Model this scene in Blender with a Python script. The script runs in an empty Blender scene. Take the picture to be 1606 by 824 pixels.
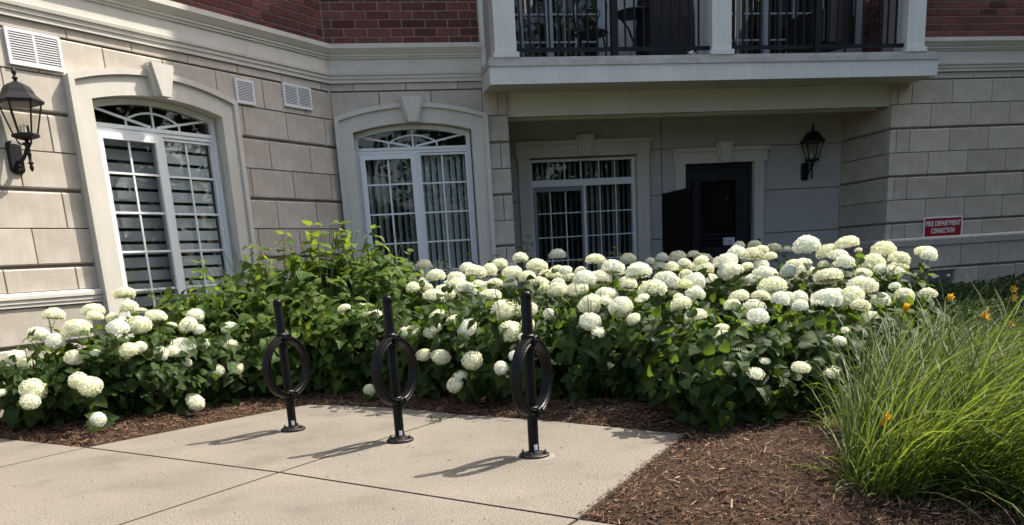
import bpy, math, random
import numpy as np
from mathutils import Vector, Matrix
random.seed(7); RNG = np.random.default_rng(7)
SC = bpy.context.scene; COL = SC.collection
R = math.radians; PI = math.pi

# ---------------------------------------------------------------- camera, sky, sun, exposure
RIGHT = Vector(((0.977000, -0.204913, -0.059001))); UP = Vector(((0.106074, 0.227002, 0.968100))); FWD = Vector(((0.184983, 0.952093, -0.243517)))
cam_data = bpy.data.cameras.new('camera'); cam = bpy.data.objects.new('camera', cam_data); COL.objects.link(cam)
cam.matrix_world = Matrix(((RIGHT.x, UP.x, -FWD.x, 0), (RIGHT.y, UP.y, -FWD.y, 0), (RIGHT.z, UP.z, -FWD.z, 1.0), (0, 0, 0, 1)))
cam_data.sensor_width = 36; cam_data.lens = 36 * 1298.47 / 1606; cam_data.shift_y = (735.04 - 412) / 1606
cam_data.clip_start = .05; cam_data.clip_end = 1000
SC.camera = cam
SUN_EL, SUN_AZ = R(52.5), R(14.8)             # azimuth from +X towards +Y
sun_vec = Vector((math.cos(SUN_EL) * math.cos(SUN_AZ), math.cos(SUN_EL) * math.sin(SUN_AZ), math.sin(SUN_EL)))
W = bpy.data.worlds.new('World'); SC.world = W; W.use_nodes = True
wn = W.node_tree; bg = wn.nodes['Background']
sky = wn.nodes.new('ShaderNodeTexSky'); sky.sky_type = 'NISHITA'; sky.sun_disc = False
sky.sun_elevation = SUN_EL; sky.sun_rotation = R(90) - SUN_AZ; sky.air_density = 1.0; sky.dust_density = 4.5; sky.ozone_density = .7
wn.links.new(sky.outputs[0], bg.inputs[0]); bg.inputs[1].default_value = 0.15
sl = bpy.data.lights.new('sun', 'SUN'); sl.energy = 4.2; sl.angle = R(.53); sl.color = (1, .94, .84)
sun = bpy.data.objects.new('sun', sl); COL.objects.link(sun); sun.rotation_euler = sun_vec.to_track_quat('Z', 'Y').to_euler(); sun.location = (20, 6, 30)
SC.view_settings.view_transform = 'Standard'; SC.view_settings.look = 'None'; SC.view_settings.exposure = 1.2; SC.view_settings.gamma = 1

# ---------------------------------------------------------------- helpers
class MB:
    """collects polygons; build() links them as ONE mesh object"""
    def __init__(s): s.v = []; s.f = []; s.m = []
    def poly(s, pts, m=0):
        n = len(s.v); s.v += [tuple(p) for p in pts]; s.f.append(tuple(range(n, n + len(pts)))); s.m.append(m); return s
    def box(s, x0, x1, y0, y1, z0, z1, m=0):
        n = len(s.v); s.v += [(x, y, z) for z in (z0, z1) for y in (y0, y1) for x in (x0, x1)]
        for q in ((0, 1, 5, 4), (1, 3, 7, 5), (3, 2, 6, 7), (2, 0, 4, 6), (4, 5, 7, 6), (2, 3, 1, 0)):
            s.f.append(tuple(n + i for i in q)); s.m.append(m)
        return s
    def grid(s, rows, closed_u=False, closed_v=False, m=0):
        n = len(s.v); a = len(rows); b = len(rows[0])
        for r in rows: s.v += [tuple(p) for p in r]
        for i in range(a if closed_v else a - 1):
            for j in range(b if closed_u else b - 1):
                i2 = (i + 1) % a; j2 = (j + 1) % b
                s.f.append((n + i * b + j, n + i * b + j2, n + i2 * b + j2, n + i2 * b + j)); s.m.append(m)
        return s
    def lathe(s, prof, c=(0, 0, 0), seg=16, m=0, cap=True):
        rows = [[(c[0] + r * math.cos(2 * PI * k / seg), c[1] + r * math.sin(2 * PI * k / seg), c[2] + z) for k in range(seg)] for r, z in prof]
        s.grid(rows, closed_u=True, m=m)
        if cap: s.poly(rows[0][::-1], m); s.poly(rows[-1], m)
        return s
    def tube(s, pts, r, seg=6, m=0, cap=True):
        pts = [Vector(p) for p in pts]; rows = []
        rr = r if isinstance(r, (list, tuple)) else [r] * len(pts)
        ref = Vector((0, 0, 1))
        for i, p in enumerate(pts):
            t = (pts[min(i + 1, len(pts) - 1)] - pts[max(i - 1, 0)]).normalized()
            if abs(t.dot(ref)) > .95: a = t.cross(Vector((1, 0, 0))).normalized()
            else: a = t.cross(ref).normalized()
            b = t.cross(a)
            rows.append([p + (a * math.cos(2 * PI * k / seg) + b * math.sin(2 * PI * k / seg)) * rr[i] for k in range(seg)])
        s.grid(rows, closed_u=True, m=m)
        if cap: s.poly(rows[0][::-1], m); s.poly(rows[-1], m)
        return s
    def strip(s, a, b, y0, y1, m=0, closed=False):
        """solid between two polylines a and b given as (x, z), extruded from y0 (front) to y1"""
        rows = [[(p[0], y0, p[1]) for p in a], [(p[0], y0, p[1]) for p in b], [(p[0], y1, p[1]) for p in b], [(p[0], y1, p[1]) for p in a]]
        s.grid(rows, closed_v=True, m=m)
        if not closed:
            for k in (0, -1): s.poly([r[k] for r in rows], m)
        return s
    def mesh(s, name, mats, smooth=False):
        me = bpy.data.meshes.new(name); me.from_pydata(s.v, [], s.f)
        for m in (mats if isinstance(mats, (list, tuple)) else [mats]): me.materials.append(m)
        if any(s.m): me.polygons.foreach_set('material_index', s.m)
        if smooth: me.polygons.foreach_set('use_smooth', [True] * len(me.polygons))
        me.update(); return me
    def build(s, name, mats, parent=None, loc=None, smooth=False, rz=0):
        return link(name, s.mesh(name, mats, smooth), parent, loc, rz)

def link(name, me, parent=None, loc=None, rz=0):
    o = bpy.data.objects.new(name, me); COL.objects.link(o)
    if parent: o.parent = parent
    if loc is not None: o.location = loc
    if rz: o.rotation_euler = (0, 0, rz)
    return o
def tag(o, label=None, cat=None, group=None, kind=None):
    if label: o['label'] = label
    if cat: o['category'] = cat
    if group: o['group'] = group
    if kind: o['kind'] = kind
    return o
def thing(name, label, cat, loc=(0, 0, 0), rz=0, group=None):
    o = link(name, None, None, loc, rz); o.empty_display_size = .1
    return tag(o, label, cat, group, 'thing')
def stuff(o): o['kind'] = 'stuff'; return o

# ---------------------------------------------------------------- materials
def mat(name, col, rough=.8, spec=.3, vary=0, mottle=0, mscale=6, bump=0, bscale=60, metal=0, island=0, speck=0, sscale=200, streak=0, coat=0, dirt=None):
    m = bpy.data.materials.new(name); m.use_nodes = True; nt = m.node_tree; N = nt.nodes; Lk = nt.links
    b = N['Principled BSDF']; b.inputs['Roughness'].default_value = rough; b.inputs['Specular IOR Level'].default_value = spec; b.inputs['Metallic'].default_value = metal
    b.inputs['Coat Weight'].default_value = coat; b.inputs['Coat Roughness'].default_value = .15
    c = N.new('ShaderNodeRGB'); c.outputs[0].default_value = (*col, 1); cur = c.outputs[0]
    tc = N.new('ShaderNodeTexCoord')
    def scale_by(src, lo, hi):
        nonlocal cur
        mr = N.new('ShaderNodeMapRange'); mr.inputs['To Min'].default_value = lo; mr.inputs['To Max'].default_value = hi
        Lk.new(src, mr.inputs['Value'])
        mx = N.new('ShaderNodeVectorMath'); mx.operation = 'SCALE'
        Lk.new(cur, mx.inputs[0]); Lk.new(mr.outputs[0], mx.inputs['Scale']); cur = mx.outputs[0]
        return mr
    def noise(scale, detail=4, vec=None):
        n = N.new('ShaderNodeTexNoise'); n.inputs['Scale'].default_value = scale; n.inputs['Detail'].default_value = detail
        Lk.new(vec or tc.outputs['Object'], n.inputs['Vector']); return n
    if vary:
        oi = N.new('ShaderNodeObjectInfo'); scale_by(oi.outputs['Random'], 1 - vary, 1 + vary)
    if island:
        ge = N.new('ShaderNodeNewGeometry'); scale_by(ge.outputs['Random Per Island'], 1 - island, 1 + island)
    if mottle:
        n = noise(mscale, 6); mr = scale_by(n.outputs['Fac'], 1 - mottle, 1 + mottle); mr.inputs['From Min'].default_value = .3; mr.inputs['From Max'].default_value = .7
    if streak:
        mp = N.new('ShaderNodeMapping'); mp.inputs['Scale'].default_value = (14, 14, 1.2); Lk.new(tc.outputs['Object'], mp.inputs['Vector'])
        n = noise(1.0, 4, mp.outputs[0]); mr = scale_by(n.outputs['Fac'], 1 - streak, 1 + streak); mr.inputs['From Min'].default_value = .3; mr.inputs['From Max'].default_value = .7
    if speck:
        n = noise(sscale, 2); mr = scale_by(n.outputs['Fac'], 1 - speck, 1 + speck); mr.inputs['From Min'].default_value = .3; mr.inputs['From Max'].default_value = .7
    if dirt:
        n = noise(dirt[1], 5); ra = N.new('ShaderNodeMapRange'); ra.inputs['From Min'].default_value = .55; ra.inputs['From Max'].default_value = .72
        Lk.new(n.outputs['Fac'], ra.inputs['Value']); ra.inputs['To Max'].default_value = dirt[2]
        mx = N.new('ShaderNodeMix'); mx.data_type = 'RGBA'; Lk.new(ra.outputs[0], mx.inputs['Factor']); Lk.new(cur, mx.inputs['A']); mx.inputs['B'].default_value = (*dirt[0], 1); cur = mx.outputs['Result']
    Lk.new(cur, b.inputs['Base Color'])
    if bump:
        n = noise(bscale, 5); bu = N.new('ShaderNodeBump'); bu.inputs['Strength'].default_value = bump; bu.inputs['Distance'].default_value = .01
        Lk.new(n.outputs['Fac'], bu.inputs['Height']); Lk.new(bu.outputs[0], b.inputs['Normal'])
    return m
def leafy(name, col, trans, tfac=.35, rough=.45, vary=.3, island=0, spec=.35, veins=True, hue=0):
    """thin living tissue: reflects on one side, lets tinted light through"""
    m = bpy.data.materials.new(name); m.use_nodes = True; nt = m.node_tree; N = nt.nodes; Lk = nt.links
    b = N['Principled BSDF']; out = N['Material Output']; b.inputs['Roughness'].default_value = rough; b.inputs['Specular IOR Level'].default_value = spec
    if island:
        src = N.new('ShaderNodeNewGeometry').outputs['Random Per Island']; amt = island
    else:
        src = N.new('ShaderNodeObjectInfo').outputs['Random']; amt = vary
    ra = N.new('ShaderNodeValToRGB'); e = ra.color_ramp.elements
    def mul(c, k, y=0): return (c[0] * k * (1 + y), c[1] * k, c[2] * k * (1 - y), 1)
    e[0].color = mul(col, 1 - amt, -hue); e[1].color = mul(col, 1 + amt, hue); Lk.new(src, ra.inputs[0]); cur = ra.outputs[0]
    if veins:
        tc = N.new('ShaderNodeTexCoord'); sx = N.new('ShaderNodeSeparateXYZ'); Lk.new(tc.outputs['UV'], sx.inputs[0])
        ab = N.new('ShaderNodeMath'); ab.operation = 'ABSOLUTE'; Lk.new(sx.outputs['X'], ab.inputs[0])
        ad = N.new('ShaderNodeMath'); ad.operation = 'MULTIPLY_ADD'; Lk.new(ab.outputs[0], ad.inputs[0]); ad.inputs[1].default_value = -.8; Lk.new(sx.outputs['Y'], ad.inputs[2])
        si = N.new('ShaderNodeMath'); si.operation = 'MULTIPLY'; Lk.new(ad.outputs[0], si.inputs[0]); si.inputs[1].default_value = 44
        sn = N.new('ShaderNodeMath'); sn.operation = 'SINE'; Lk.new(si.outputs[0], sn.inputs[0])
        mr = N.new('ShaderNodeMapRange'); Lk.new(sn.outputs[0], mr.inputs['Value']); mr.inputs['From Min'].default_value = -1; mr.inputs['To Min'].default_value = .8; mr.inputs['To Max'].default_value = 1.12
        vm = N.new('ShaderNodeVectorMath'); vm.operation = 'SCALE'; Lk.new(cur, vm.inputs[0]); Lk.new(mr.outputs[0], vm.inputs['Scale']); cur = vm.outputs[0]
        bu = N.new('ShaderNodeBump'); bu.inputs['Strength'].default_value = .35; bu.inputs['Distance'].default_value = .004
        Lk.new(sn.outputs[0], bu.inputs['Height']); Lk.new(bu.outputs[0], b.inputs['Normal'])
    Lk.new(cur, b.inputs['Base Color'])
    t = N.new('ShaderNodeBsdfTranslucent'); t.inputs[0].default_value = (*trans, 1)
    mx = N.new('ShaderNodeMixShader'); mx.inputs[0].default_value = tfac
    Lk.new(b.outputs[0], mx.inputs[1]); Lk.new(t.outputs[0], mx.inputs[2]); Lk.new(mx.outputs[0], out.inputs['Surface'])
    return m
def glass_mat(name, tint=(.8, .83, .82), boost=1.35, base=.02):
    m = bpy.data.materials.new(name); m.use_nodes = True; nt = m.node_tree; N = nt.nodes; Lk = nt.links; N.remove(N['Principled BSDF'])
    fr = N.new('ShaderNodeFresnel'); ge = N.new('ShaderNodeNewGeometry'); io = N.new('ShaderNodeMapRange'); io.inputs['To Min'].default_value = 1.5; io.inputs['To Max'].default_value = 1 / 1.5
    Lk.new(ge.outputs['Backfacing'], io.inputs['Value']); Lk.new(io.outputs[0], fr.inputs[0])          # a thin pane reflects alike from both sides
    ma = N.new('ShaderNodeMath'); ma.operation = 'MULTIPLY_ADD'; ma.use_clamp = True; Lk.new(fr.outputs[0], ma.inputs[0]); ma.inputs[1].default_value = boost; ma.inputs[2].default_value = base
    tr = N.new('ShaderNodeBsdfTransparent'); tr.inputs[0].default_value = (*tint, 1); gl = N.new('ShaderNodeBsdfGlossy'); gl.inputs['Roughness'].default_value = 0.0
    mx = N.new('ShaderNodeMixShader'); Lk.new(ma.outputs[0], mx.inputs[0]); Lk.new(tr.outputs[0], mx.inputs[1]); Lk.new(gl.outputs[0], mx.inputs[2]); Lk.new(mx.outputs[0], N['Material Output'].inputs['Surface'])
    return m
def clear_glass(name): return glass_mat(name, (.95, .95, .93), 1.0, 0.0)

M = {}
M['stone'] = mat('limestone', (.40, .36, .305), .9, .15, vary=.10, mottle=.11, mscale=5, bump=.3, bscale=90, streak=.08, dirt=((.46, .44, .41), 3.5, .5))
M['mortar'] = mat('recessed_mortar', (.20, .178, .155), .95, .1, mottle=.2, mscale=20)
M['trim'] = mat('cream_precast', (.50, .475, .42), .85, .2, mottle=.05, mscale=3, bump=.12, bscale=120, streak=.035)
M['stucco'] = mat('grey_stucco', (.385, .375, .355), .92, .12, mottle=.05, mscale=4, bump=.2, bscale=150)
M['brick'] = mat('red_brick', (.105, .040, .034), .9, .15, vary=.38, mottle=.22, mscale=25, bump=.4, bscale=70)
M['brick_mortar'] = mat('brick_mortar', (.30, .27, .25), .95, .1, mottle=.15, mscale=30)
M['pvc'] = mat('white_window_vinyl', (.66, .675, .68), .4, .4)
M['white_metal'] = mat('white_louver_metal', (.58, .585, .59), .5, .35, mottle=.05, mscale=5)
M['fascia'] = mat('painted_fascia', (.56, .565, .54), .55, .3, mottle=.05, mscale=2, streak=.05)
M['flashing'] = mat('dusty_flashing', (.37, .37, .35), .6, .3, mottle=.16, mscale=9)
M['beam'] = mat('painted_beam', (.50, .505, .445), .7, .25, mottle=.07, mscale=1.2)
M['black'] = mat('black_gloss_paint', (.0035, .0035, .004), .42, .18, coat=.03, mottle=.15, mscale=40)
M['rust'] = mat('weathered_flange', (.016, .011, .009), .5, .4, mottle=.5, mscale=45)
M['iron'] = mat('black_satin_iron', (.006, .006, .007), .5, .3, bump=.1, bscale=90)
M['rail'] = mat('railing_enamel', (.007, .009, .013), .5, .2)
M['dark_door'] = mat('navy_black_door_paint', (.018, .0195, .024), .45, .3)
M['screen_wood'] = mat('black_screen_slats', (.005, .0045, .005), .7, .15, vary=.25)
M['glass'] = glass_mat('window_glass')
M['dark_glass'] = glass_mat('dark_window_glass', (.45, .47, .47), 1.0, .0)
M['screened_glass'] = glass_mat('glass_behind_fly_screen', (.60, .62, .63), 1.5, .02)
M['lamp_glass'] = clear_glass('lantern_glass')
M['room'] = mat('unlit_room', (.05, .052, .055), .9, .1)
M['blind'] = mat('fabric_blind', (.54, .57, .57), .85, .15, vary=.06)
M['slat_blind'] = mat('vertical_blind_vane', (.48, .52, .51), .75, .2, vary=.10)
M['dark_slat'] = mat('dark_blind_vane', (.40, .405, .39), .75, .2, vary=.15)
M['candle'] = mat('candle_sleeve', (.55, .52, .45), .5, .4)
M['sign_red'] = mat('sign_red', (.26, .008, .018), .45, .4, mottle=.04)
M['sign_white'] = mat('sign_white', (.72, .72, .72), .5, .4)
M['paper'] = mat('white_sticker', (.66, .68, .70), .6, .3)
M['ink'] = mat('black_ink', (.02, .02, .022), .7, .2)
M['steel'] = mat('galvanised_steel', (.33, .34, .35), .4, .4, metal=.7, mottle=.2, mscale=15)
M['concrete'] = mat('broomed_concrete', (.172, .154, .125), .92, .15, mottle=.11, mscale=1.6, bump=.6, bscale=120, speck=.30, sscale=95, dirt=((.116, .104, .086), 2.6, .65))
M['mulch'] = mat('wet_bark_soil', (.034, .021, .014), .95, .1, mottle=.5, mscale=30, bump=1.0, bscale=50)
M['chips'] = mat('shredded_bark', (.108, .062, .038), .9, .12, island=.72, mottle=.2, mscale=60)
M['pale_chips'] = mat('pale_wood_splinters', (.27, .19, .12), .85, .15, island=.4)
M['grit'] = mat('dry_bits', (.10, .065, .04), .9, .1, island=.4)
M['ground'] = mat('lawn_ground', (.07, .085, .035), .95, .1, mottle=.2, mscale=2)
M['leaf'] = leafy('hydrangea_leaf', (.034, .066, .013), (.145, .235, .020), .38, rough=.52, spec=.2, vary=.34, hue=.14)
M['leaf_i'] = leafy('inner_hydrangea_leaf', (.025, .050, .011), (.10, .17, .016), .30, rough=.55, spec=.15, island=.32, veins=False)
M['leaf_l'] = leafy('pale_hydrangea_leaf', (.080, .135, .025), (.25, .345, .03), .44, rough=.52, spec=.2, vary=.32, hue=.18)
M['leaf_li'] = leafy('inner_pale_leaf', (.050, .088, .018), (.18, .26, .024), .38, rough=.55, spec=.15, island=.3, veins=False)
M['stem'] = mat('green_stem', (.075, .095, .035), .7, .2, island=.3)
M['petal'] = leafy('cream_floret', (.84, .835, .67), (.86, .86, .62), .42, rough=.7, island=.11, spec=.15, veins=False, hue=.03)
M['petal_g'] = leafy('lime_floret', (.66, .70, .38), (.66, .72, .34), .30, rough=.7, island=.14, spec=.15, veins=False, hue=.03)
M['petal_w'] = leafy('white_floret', (.82, .83, .74), (.84, .86, .72), .40, rough=.7, island=.10, spec=.15, veins=False, hue=.02)
M['petal_o'] = leafy('aging_floret', (.81, .82, .64), (.83, .84, .58), .40, rough=.7, island=.15, spec=.15, veins=False, hue=.05)
M['heart'] = mat('flower_heart', (.58, .61, .42), .9, .1)
M['blade'] = leafy('grass_blade', (.054, .088, .018), (.195, .27, .034), .43, rough=.5, island=.45, spec=.16, veins=False, hue=.2)
M['blade_pale'] = leafy('pale_striped_blade', (.15, .18, .06), (.28, .33, .09), .38, rough=.45, island=.3, spec=.25, veins=False, hue=.1)
M['blade_dead'] = mat('dry_blade', (.20, .155, .08), .8, .2, island=.3)
M['hedge'] = leafy('dark_hedge_leaf', (.020, .044, .013), (.05, .10, .015), .25, rough=.65, spec=.12, island=.4, veins=False)
M['orange'] = leafy('orange_petal', (.80, .36, .02), (.9, .45, .02), .35, vary=.12, veins=False)
M['yellow'] = leafy('yellow_petal', (.72, .45, .04), (.8, .5, .03), .35, vary=.12, veins=False)
M['treefar'] = leafy('far_tree_leaf', (.035, .06, .02), (.06, .1, .02), .25, island=.4, veins=False)
M['bark'] = mat('tree_bark', (.07, .055, .042), .95, .1, mottle=.3, mscale=8)
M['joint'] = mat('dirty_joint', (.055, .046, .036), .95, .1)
M['grey_vinyl'] = mat('grey_vinyl', (.30, .32, .34), .5, .3)
def far_brick():
    m = bpy.data.materials.new('distant_brickwork'); m.use_nodes = True; N = m.node_tree.nodes; Lk = m.node_tree.links; b = N['Principled BSDF']; b.inputs['Roughness'].default_value = .9; b.inputs['Specular IOR Level'].default_value = .15
    tc = N.new('ShaderNodeTexCoord'); s = N.new('ShaderNodeSeparateXYZ'); c = N.new('ShaderNodeCombineXYZ'); a = N.new('ShaderNodeMath'); a.operation = 'ADD'
    Lk.new(tc.outputs['Object'], s.inputs[0]); Lk.new(s.outputs['X'], a.inputs[0]); Lk.new(s.outputs['Y'], a.inputs[1]); Lk.new(a.outputs[0], c.inputs['X']); Lk.new(s.outputs['Z'], c.inputs['Y'])
    t = N.new('ShaderNodeTexBrick'); t.inputs['Scale'].default_value = 1; t.inputs['Brick Width'].default_value = .263; t.inputs['Row Height'].default_value = .0895; t.inputs['Mortar Size'].default_value = .006; t.inputs['Bias'].default_value = -.1
    t.inputs['Color1'].default_value = (.135, .052, .044, 1); t.inputs['Color2'].default_value = (.070, .028, .024, 1); t.inputs['Mortar'].default_value = (.30, .27, .25, 1)
    Lk.new(c.outputs[0], t.inputs['Vector']); Lk.new(t.outputs['Color'], b.inputs['Base Color'])
    u = N.new('ShaderNodeBump'); u.inputs['Strength'].default_value = .5; u.inputs['Distance'].default_value = -.006; Lk.new(t.outputs['Fac'], u.inputs['Height']); Lk.new(u.outputs[0], b.inputs['Normal']); return m
M['far_brick'] = far_brick()

# ---------------------------------------------------------------- the building: measures in metres
YC, YR, YB = 10.3496, 11.45, 9.852            # wall face, recess back wall, balcony front
ANG, DL = .83489, 6.8206                      # the left wall's direction and distance
NLV = Vector((math.sin(ANG), -math.cos(ANG), 0)); ULV = Vector((math.cos(ANG), math.sin(ANG), 0))
XK = .171; UK = (Vector((XK, YC, 0))).dot(ULV)                        # the inner corner of both walls
TK = math.tan(ANG / 2)
def corner_x(e): return XK + TK * e
def corner_u(e): return Vector((corner_x(e), YC - e, 0)).dot(ULV)
WALL_TOP = 11.4
Z0 = 2.975
ROWS = [(Z0 - .3 * k, Z0 - .3 * (k + 1)) for k in range(6)] + [(1.175, .975), (.86, .55), (.55, .25), (.25, -.15)]

_blk = {}
def block_mesh(name, w, h, d, ct, cb, cs, m):
    key = (name, round(w, 3), round(h, 3), d, ct, cb, cs)
    if key in _blk: return _blk[key]
    a, b = w / 2, h / 2; y = max(ct, cb, cs) * .8
    V = [(-a, d, -b), (a, d, -b), (a, d, b), (-a, d, b), (-a, y, -b), (a, y, -b), (a, y, b), (-a, y, b), (-a + cs, 0, -b + cb), (a - cs, 0, -b + cb), (a - cs, 0, b - ct), (-a + cs, 0, b - ct)]
    F = [(8, 9, 10, 11), (4, 5, 9, 8), (5, 6, 10, 9), (6, 7, 11, 10), (7, 4, 8, 11), (0, 1, 5, 4), (1, 2, 6, 5), (2, 3, 7, 6), (3, 0, 4, 7)]
    me = bpy.data.meshes.new(name); me.from_pydata(V, [], F); me.materials.append(m); me.update(); _blk[key] = me
    return me
def subtract(r, h):
    """rectangle r minus hole h -> rectangles (x0,x1,z0,z1)"""
    x0, x1, z0, z1 = r; a0, a1, b0, b1 = h
    if a1 <= x0 or a0 >= x1 or b1 <= z0 or b0 >= z1: return [r]
    out = []
    if a0 > x0: out.append((x0, a0, z0, z1))
    if a1 < x1: out.append((a1, x1, z0, z1))
    xa, xb = max(x0, a0), min(x1, a1)
    if b0 > z0: out.append((xa, xb, z0, b0))
    if b1 < z1: out.append((xa, xb, b1, z1))
    return out
def lay(parent, name, x0, x1, row, joints, holes, depth=.1, gap=.006, big_top=False, big_bot=False, frame=None, mt='stone'):
    zt, zb = row; js = sorted(j for j in joints if x0 + .02 < j < x1 - .02); xs = [x0] + js + [x1]
    gt = .013 if big_top else gap / 2; gb = .013 if big_bot else gap / 2
    ct = .012 if big_top else .004; cb = .012 if big_bot else .004
    for a, b in zip(xs, xs[1:]):
        parts = [(a + (gap / 2 if a > x0 else 0), b - (gap / 2 if b < x1 else 0), zb + gb, zt - gt)]
        for h in holes: parts = [q for p in parts for q in subtract(p, h)]
        for p in parts:
            w, hh = p[1] - p[0], p[3] - p[2]
            if w < .015 or hh < .015: continue
            me = block_mesh(name, w, hh, depth, ct, cb, .004, M[mt])
            loc = Vector(((p[0] + p[1]) / 2, random.uniform(-.0015, .0015), (p[2] + p[3]) / 2))
            if frame: link(name, me, parent, frame(loc), -PI / 2)
            else: link(name, me, parent, loc)
def boxes_with_holes(x0, x1, z0, z1, y0, y1, holes):
    """one solid sheet with rectangular openings"""
    xs = sorted({x0, x1, *[v for h in holes for v in h[:2] if x0 < v < x1]}); zs = sorted({z0, z1, *[v for h in holes for v in h[2:] if z0 < v < z1]})
    solid = lambda i, j: 0 <= i < len(xs) - 1 and 0 <= j < len(zs) - 1 and not any(h[0] <= (xs[i] + xs[i + 1]) / 2 <= h[1] and h[2] <= (zs[j] + zs[j + 1]) / 2 <= h[3] for h in holes)
    mb = MB()
    for i in range(len(xs) - 1):
        for j in range(len(zs) - 1):
            if not solid(i, j): continue
            a, b, c, d = xs[i], xs[i + 1], zs[j], zs[j + 1]
            mb.poly([(a, y0, c), (b, y0, c), (b, y0, d), (a, y0, d)]); mb.poly([(a, y1, d), (b, y1, d), (b, y1, c), (a, y1, c)])
            if not solid(i - 1, j): mb.poly([(a, y1, c), (a, y0, c), (a, y0, d), (a, y1, d)])
            if not solid(i + 1, j): mb.poly([(b, y0, c), (b, y1, c), (b, y1, d), (b, y0, d)])
            if not solid(i, j - 1): mb.poly([(a, y1, c), (b, y1, c), (b, y0, c), (a, y0, c)])
            if not solid(i, j + 1): mb.poly([(a, y0, d), (b, y0, d), (b, y1, d), (a, y1, d)])
    return mb
CORNICE = [(0, 3.056), (.022, 3.056), (.022, 3.094), (.034, 3.097), (.034, 3.130), (.048, 3.134), (.052, 3.160), (.030, 3.168), (.030, 3.300), (.046, 3.304), (.046, 3.322), (.060, 3.327), (.060, 3.343), (.070, 3.352), (.085, 3.372), (.103, 3.396), (.108, 3.402), (.108, 3.448), (0, 3.456)]
BAND = [(0, .863), (.016, .863), (.016, .888), (.024, .892), (.024, .922), (.034, .926), (.034, .952), (.020, .972), (0, .976)]
def moulding(parent, name, prof, s0, s1, mt='trim'):
    """runs a profile along the wall; s0, s1 are functions of the projection (mitres) or numbers"""
    f = lambda s, e: s(e) if callable(s) else s
    mb = MB(); mb.grid([[(f(s, e), -e, z) for e, z in prof] for s in (s0, s1)])
    mb.poly([(f(s0, e), -e, z) for e, z in prof]); mb.poly([(f(s1, e), -e, z) for e, z in prof][::-1])
    return mb.build(name, M[mt], parent)
def brickwork(parent, x0, x1, off, rows=9, y=.012, z0=3.459, frame=None):
    for r in range(rows):
        z = z0 + .0895 * r; o = off + (.1315 if r % 2 else 0); n0 = math.floor((x0 - o) / .263)
        for k in range(n0, n0 + int((x1 - x0) / .263) + 3):
            a = max(x0, o + .263 * k); b = min(x1, o + .263 * k + .2515)
            if b - a < .03: continue
            me = block_mesh('brick', b - a, .0775, .08, .003, .003, .003, M['brick'])
            loc = Vector(((a + b) / 2, y + random.uniform(-.0015, .0015), z + .039)); 
            o_ = link('brick', me, parent, frame(loc) if frame else loc, -PI / 2 if frame else 0)

# windows' measures (arched pair): half widths and heights
HO, HI, ZS_O, ZP_O, ZS_I, ZP_I = .885, .69, 2.685, 2.825, 2.525, 2.615
def arc(h, zs, zp, n=22):
    s = zp - zs; r = (h * h + s * s) / (2 * s); zc = zp - r; a = math.asin(h / r)
    return [(r * math.sin(t), zc + r * math.cos(t)) for t in np.linspace(-a, a, n)]
def hole_for(xc): return (xc - HI, xc + HI, .1, 2.64)
def covered(xc): return (xc - HO + .03, xc + HO - .03, .1, 2.66)
X_W1, X_W2 = 5.43, 1.073

# --- left wall ------------------------------------------------------------------------------
LW = thing('stone_wall', 'sunlit limestone block wall running at an angle behind the left hydrangeas', 'wall', -NLV * DL, ANG)
def core(parent, x0, x1, holes, x1top=None):
    boxes_with_holes(x0, x1, -.6, 3.05, .027, .30, holes).build('mortar_bed', M['mortar'], parent)
    o = MB().box(x0, x1, .021, .30, 3.05, 4.3).build('brick_mortar_bed', M['brick_mortar'], parent)
core(LW, 1.2, UK + .02, [hole_for(X_W1)])
MB().box(1.2, UK + .02, .02, .30, 4.3, WALL_TOP).build('upper_wall', M['far_brick'], LW)
for k, row in enumerate(ROWS):
    js = [(7.354 if k % 2 == 0 else 7.044) - .6 * i for i in range(-1, 11)]
    lay(LW, 'stone_block', 1.2, UK - .002, row, js, [covered(X_W1)], big_top=k in (0, 2, 4, 6, 8), big_bot=k in (1, 3, 5, 7))
lay(LW, 'stone_course', 1.2, UK - .004, (3.055, Z0), [7.645 - .6 * i for i in range(11)], [], depth=.09)
moulding(LW, 'cornice', CORNICE, 1.2, corner_u)
moulding(LW, 'band_moulding', BAND, 1.2, X_W1 - HO + .01); moulding(LW, 'band_moulding', BAND, X_W1 + HO - .01, corner_u)
brickwork(LW, 2.2, UK - .002, 7.55)

# --- centre wall ----------------------------------------------------------------------------
CW = thing('stone_wall', 'shaded limestone wall around the arched window beside the covered recess', 'wall', (0, YC, 0))
core(CW, XK, 2.222, [hole_for(X_W2)])
MB().box(XK, 1.93, .02, .30, 4.3, WALL_TOP).build('upper_wall', M['far_brick'], CW)
MB().box(2.05, 2.221, .30, YR - YC, -.6, 2.925).build('recess_side', M['stucco'], CW)
for k, row in enumerate(ROWS):
    js = [(1.32 if k % 2 == 0 else 1.02) + .6 * i for i in range(-3, 2)] + ([2.108] if k % 2 == 0 else [])
    lay(CW, 'stone_block', XK + .002, 2.222, row, js, [covered(X_W2)], big_top=k in (0, 2, 4, 6, 8), big_bot=k in (1, 3, 5, 7))
lay(CW, 'stone_course', XK + .004, 1.935, (3.055, Z0), [.442, 1.035, 1.642], [], depth=.09)
moulding(CW, 'cornice', CORNICE, corner_x, 1.932)
moulding(CW, 'band_moulding', BAND, corner_x, X_W2 - HO + .01); moulding(CW, 'band_moulding', BAND, X_W2 + HO - .01, 2.222)
brickwork(CW, XK + .002, 1.925, .005)

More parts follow.
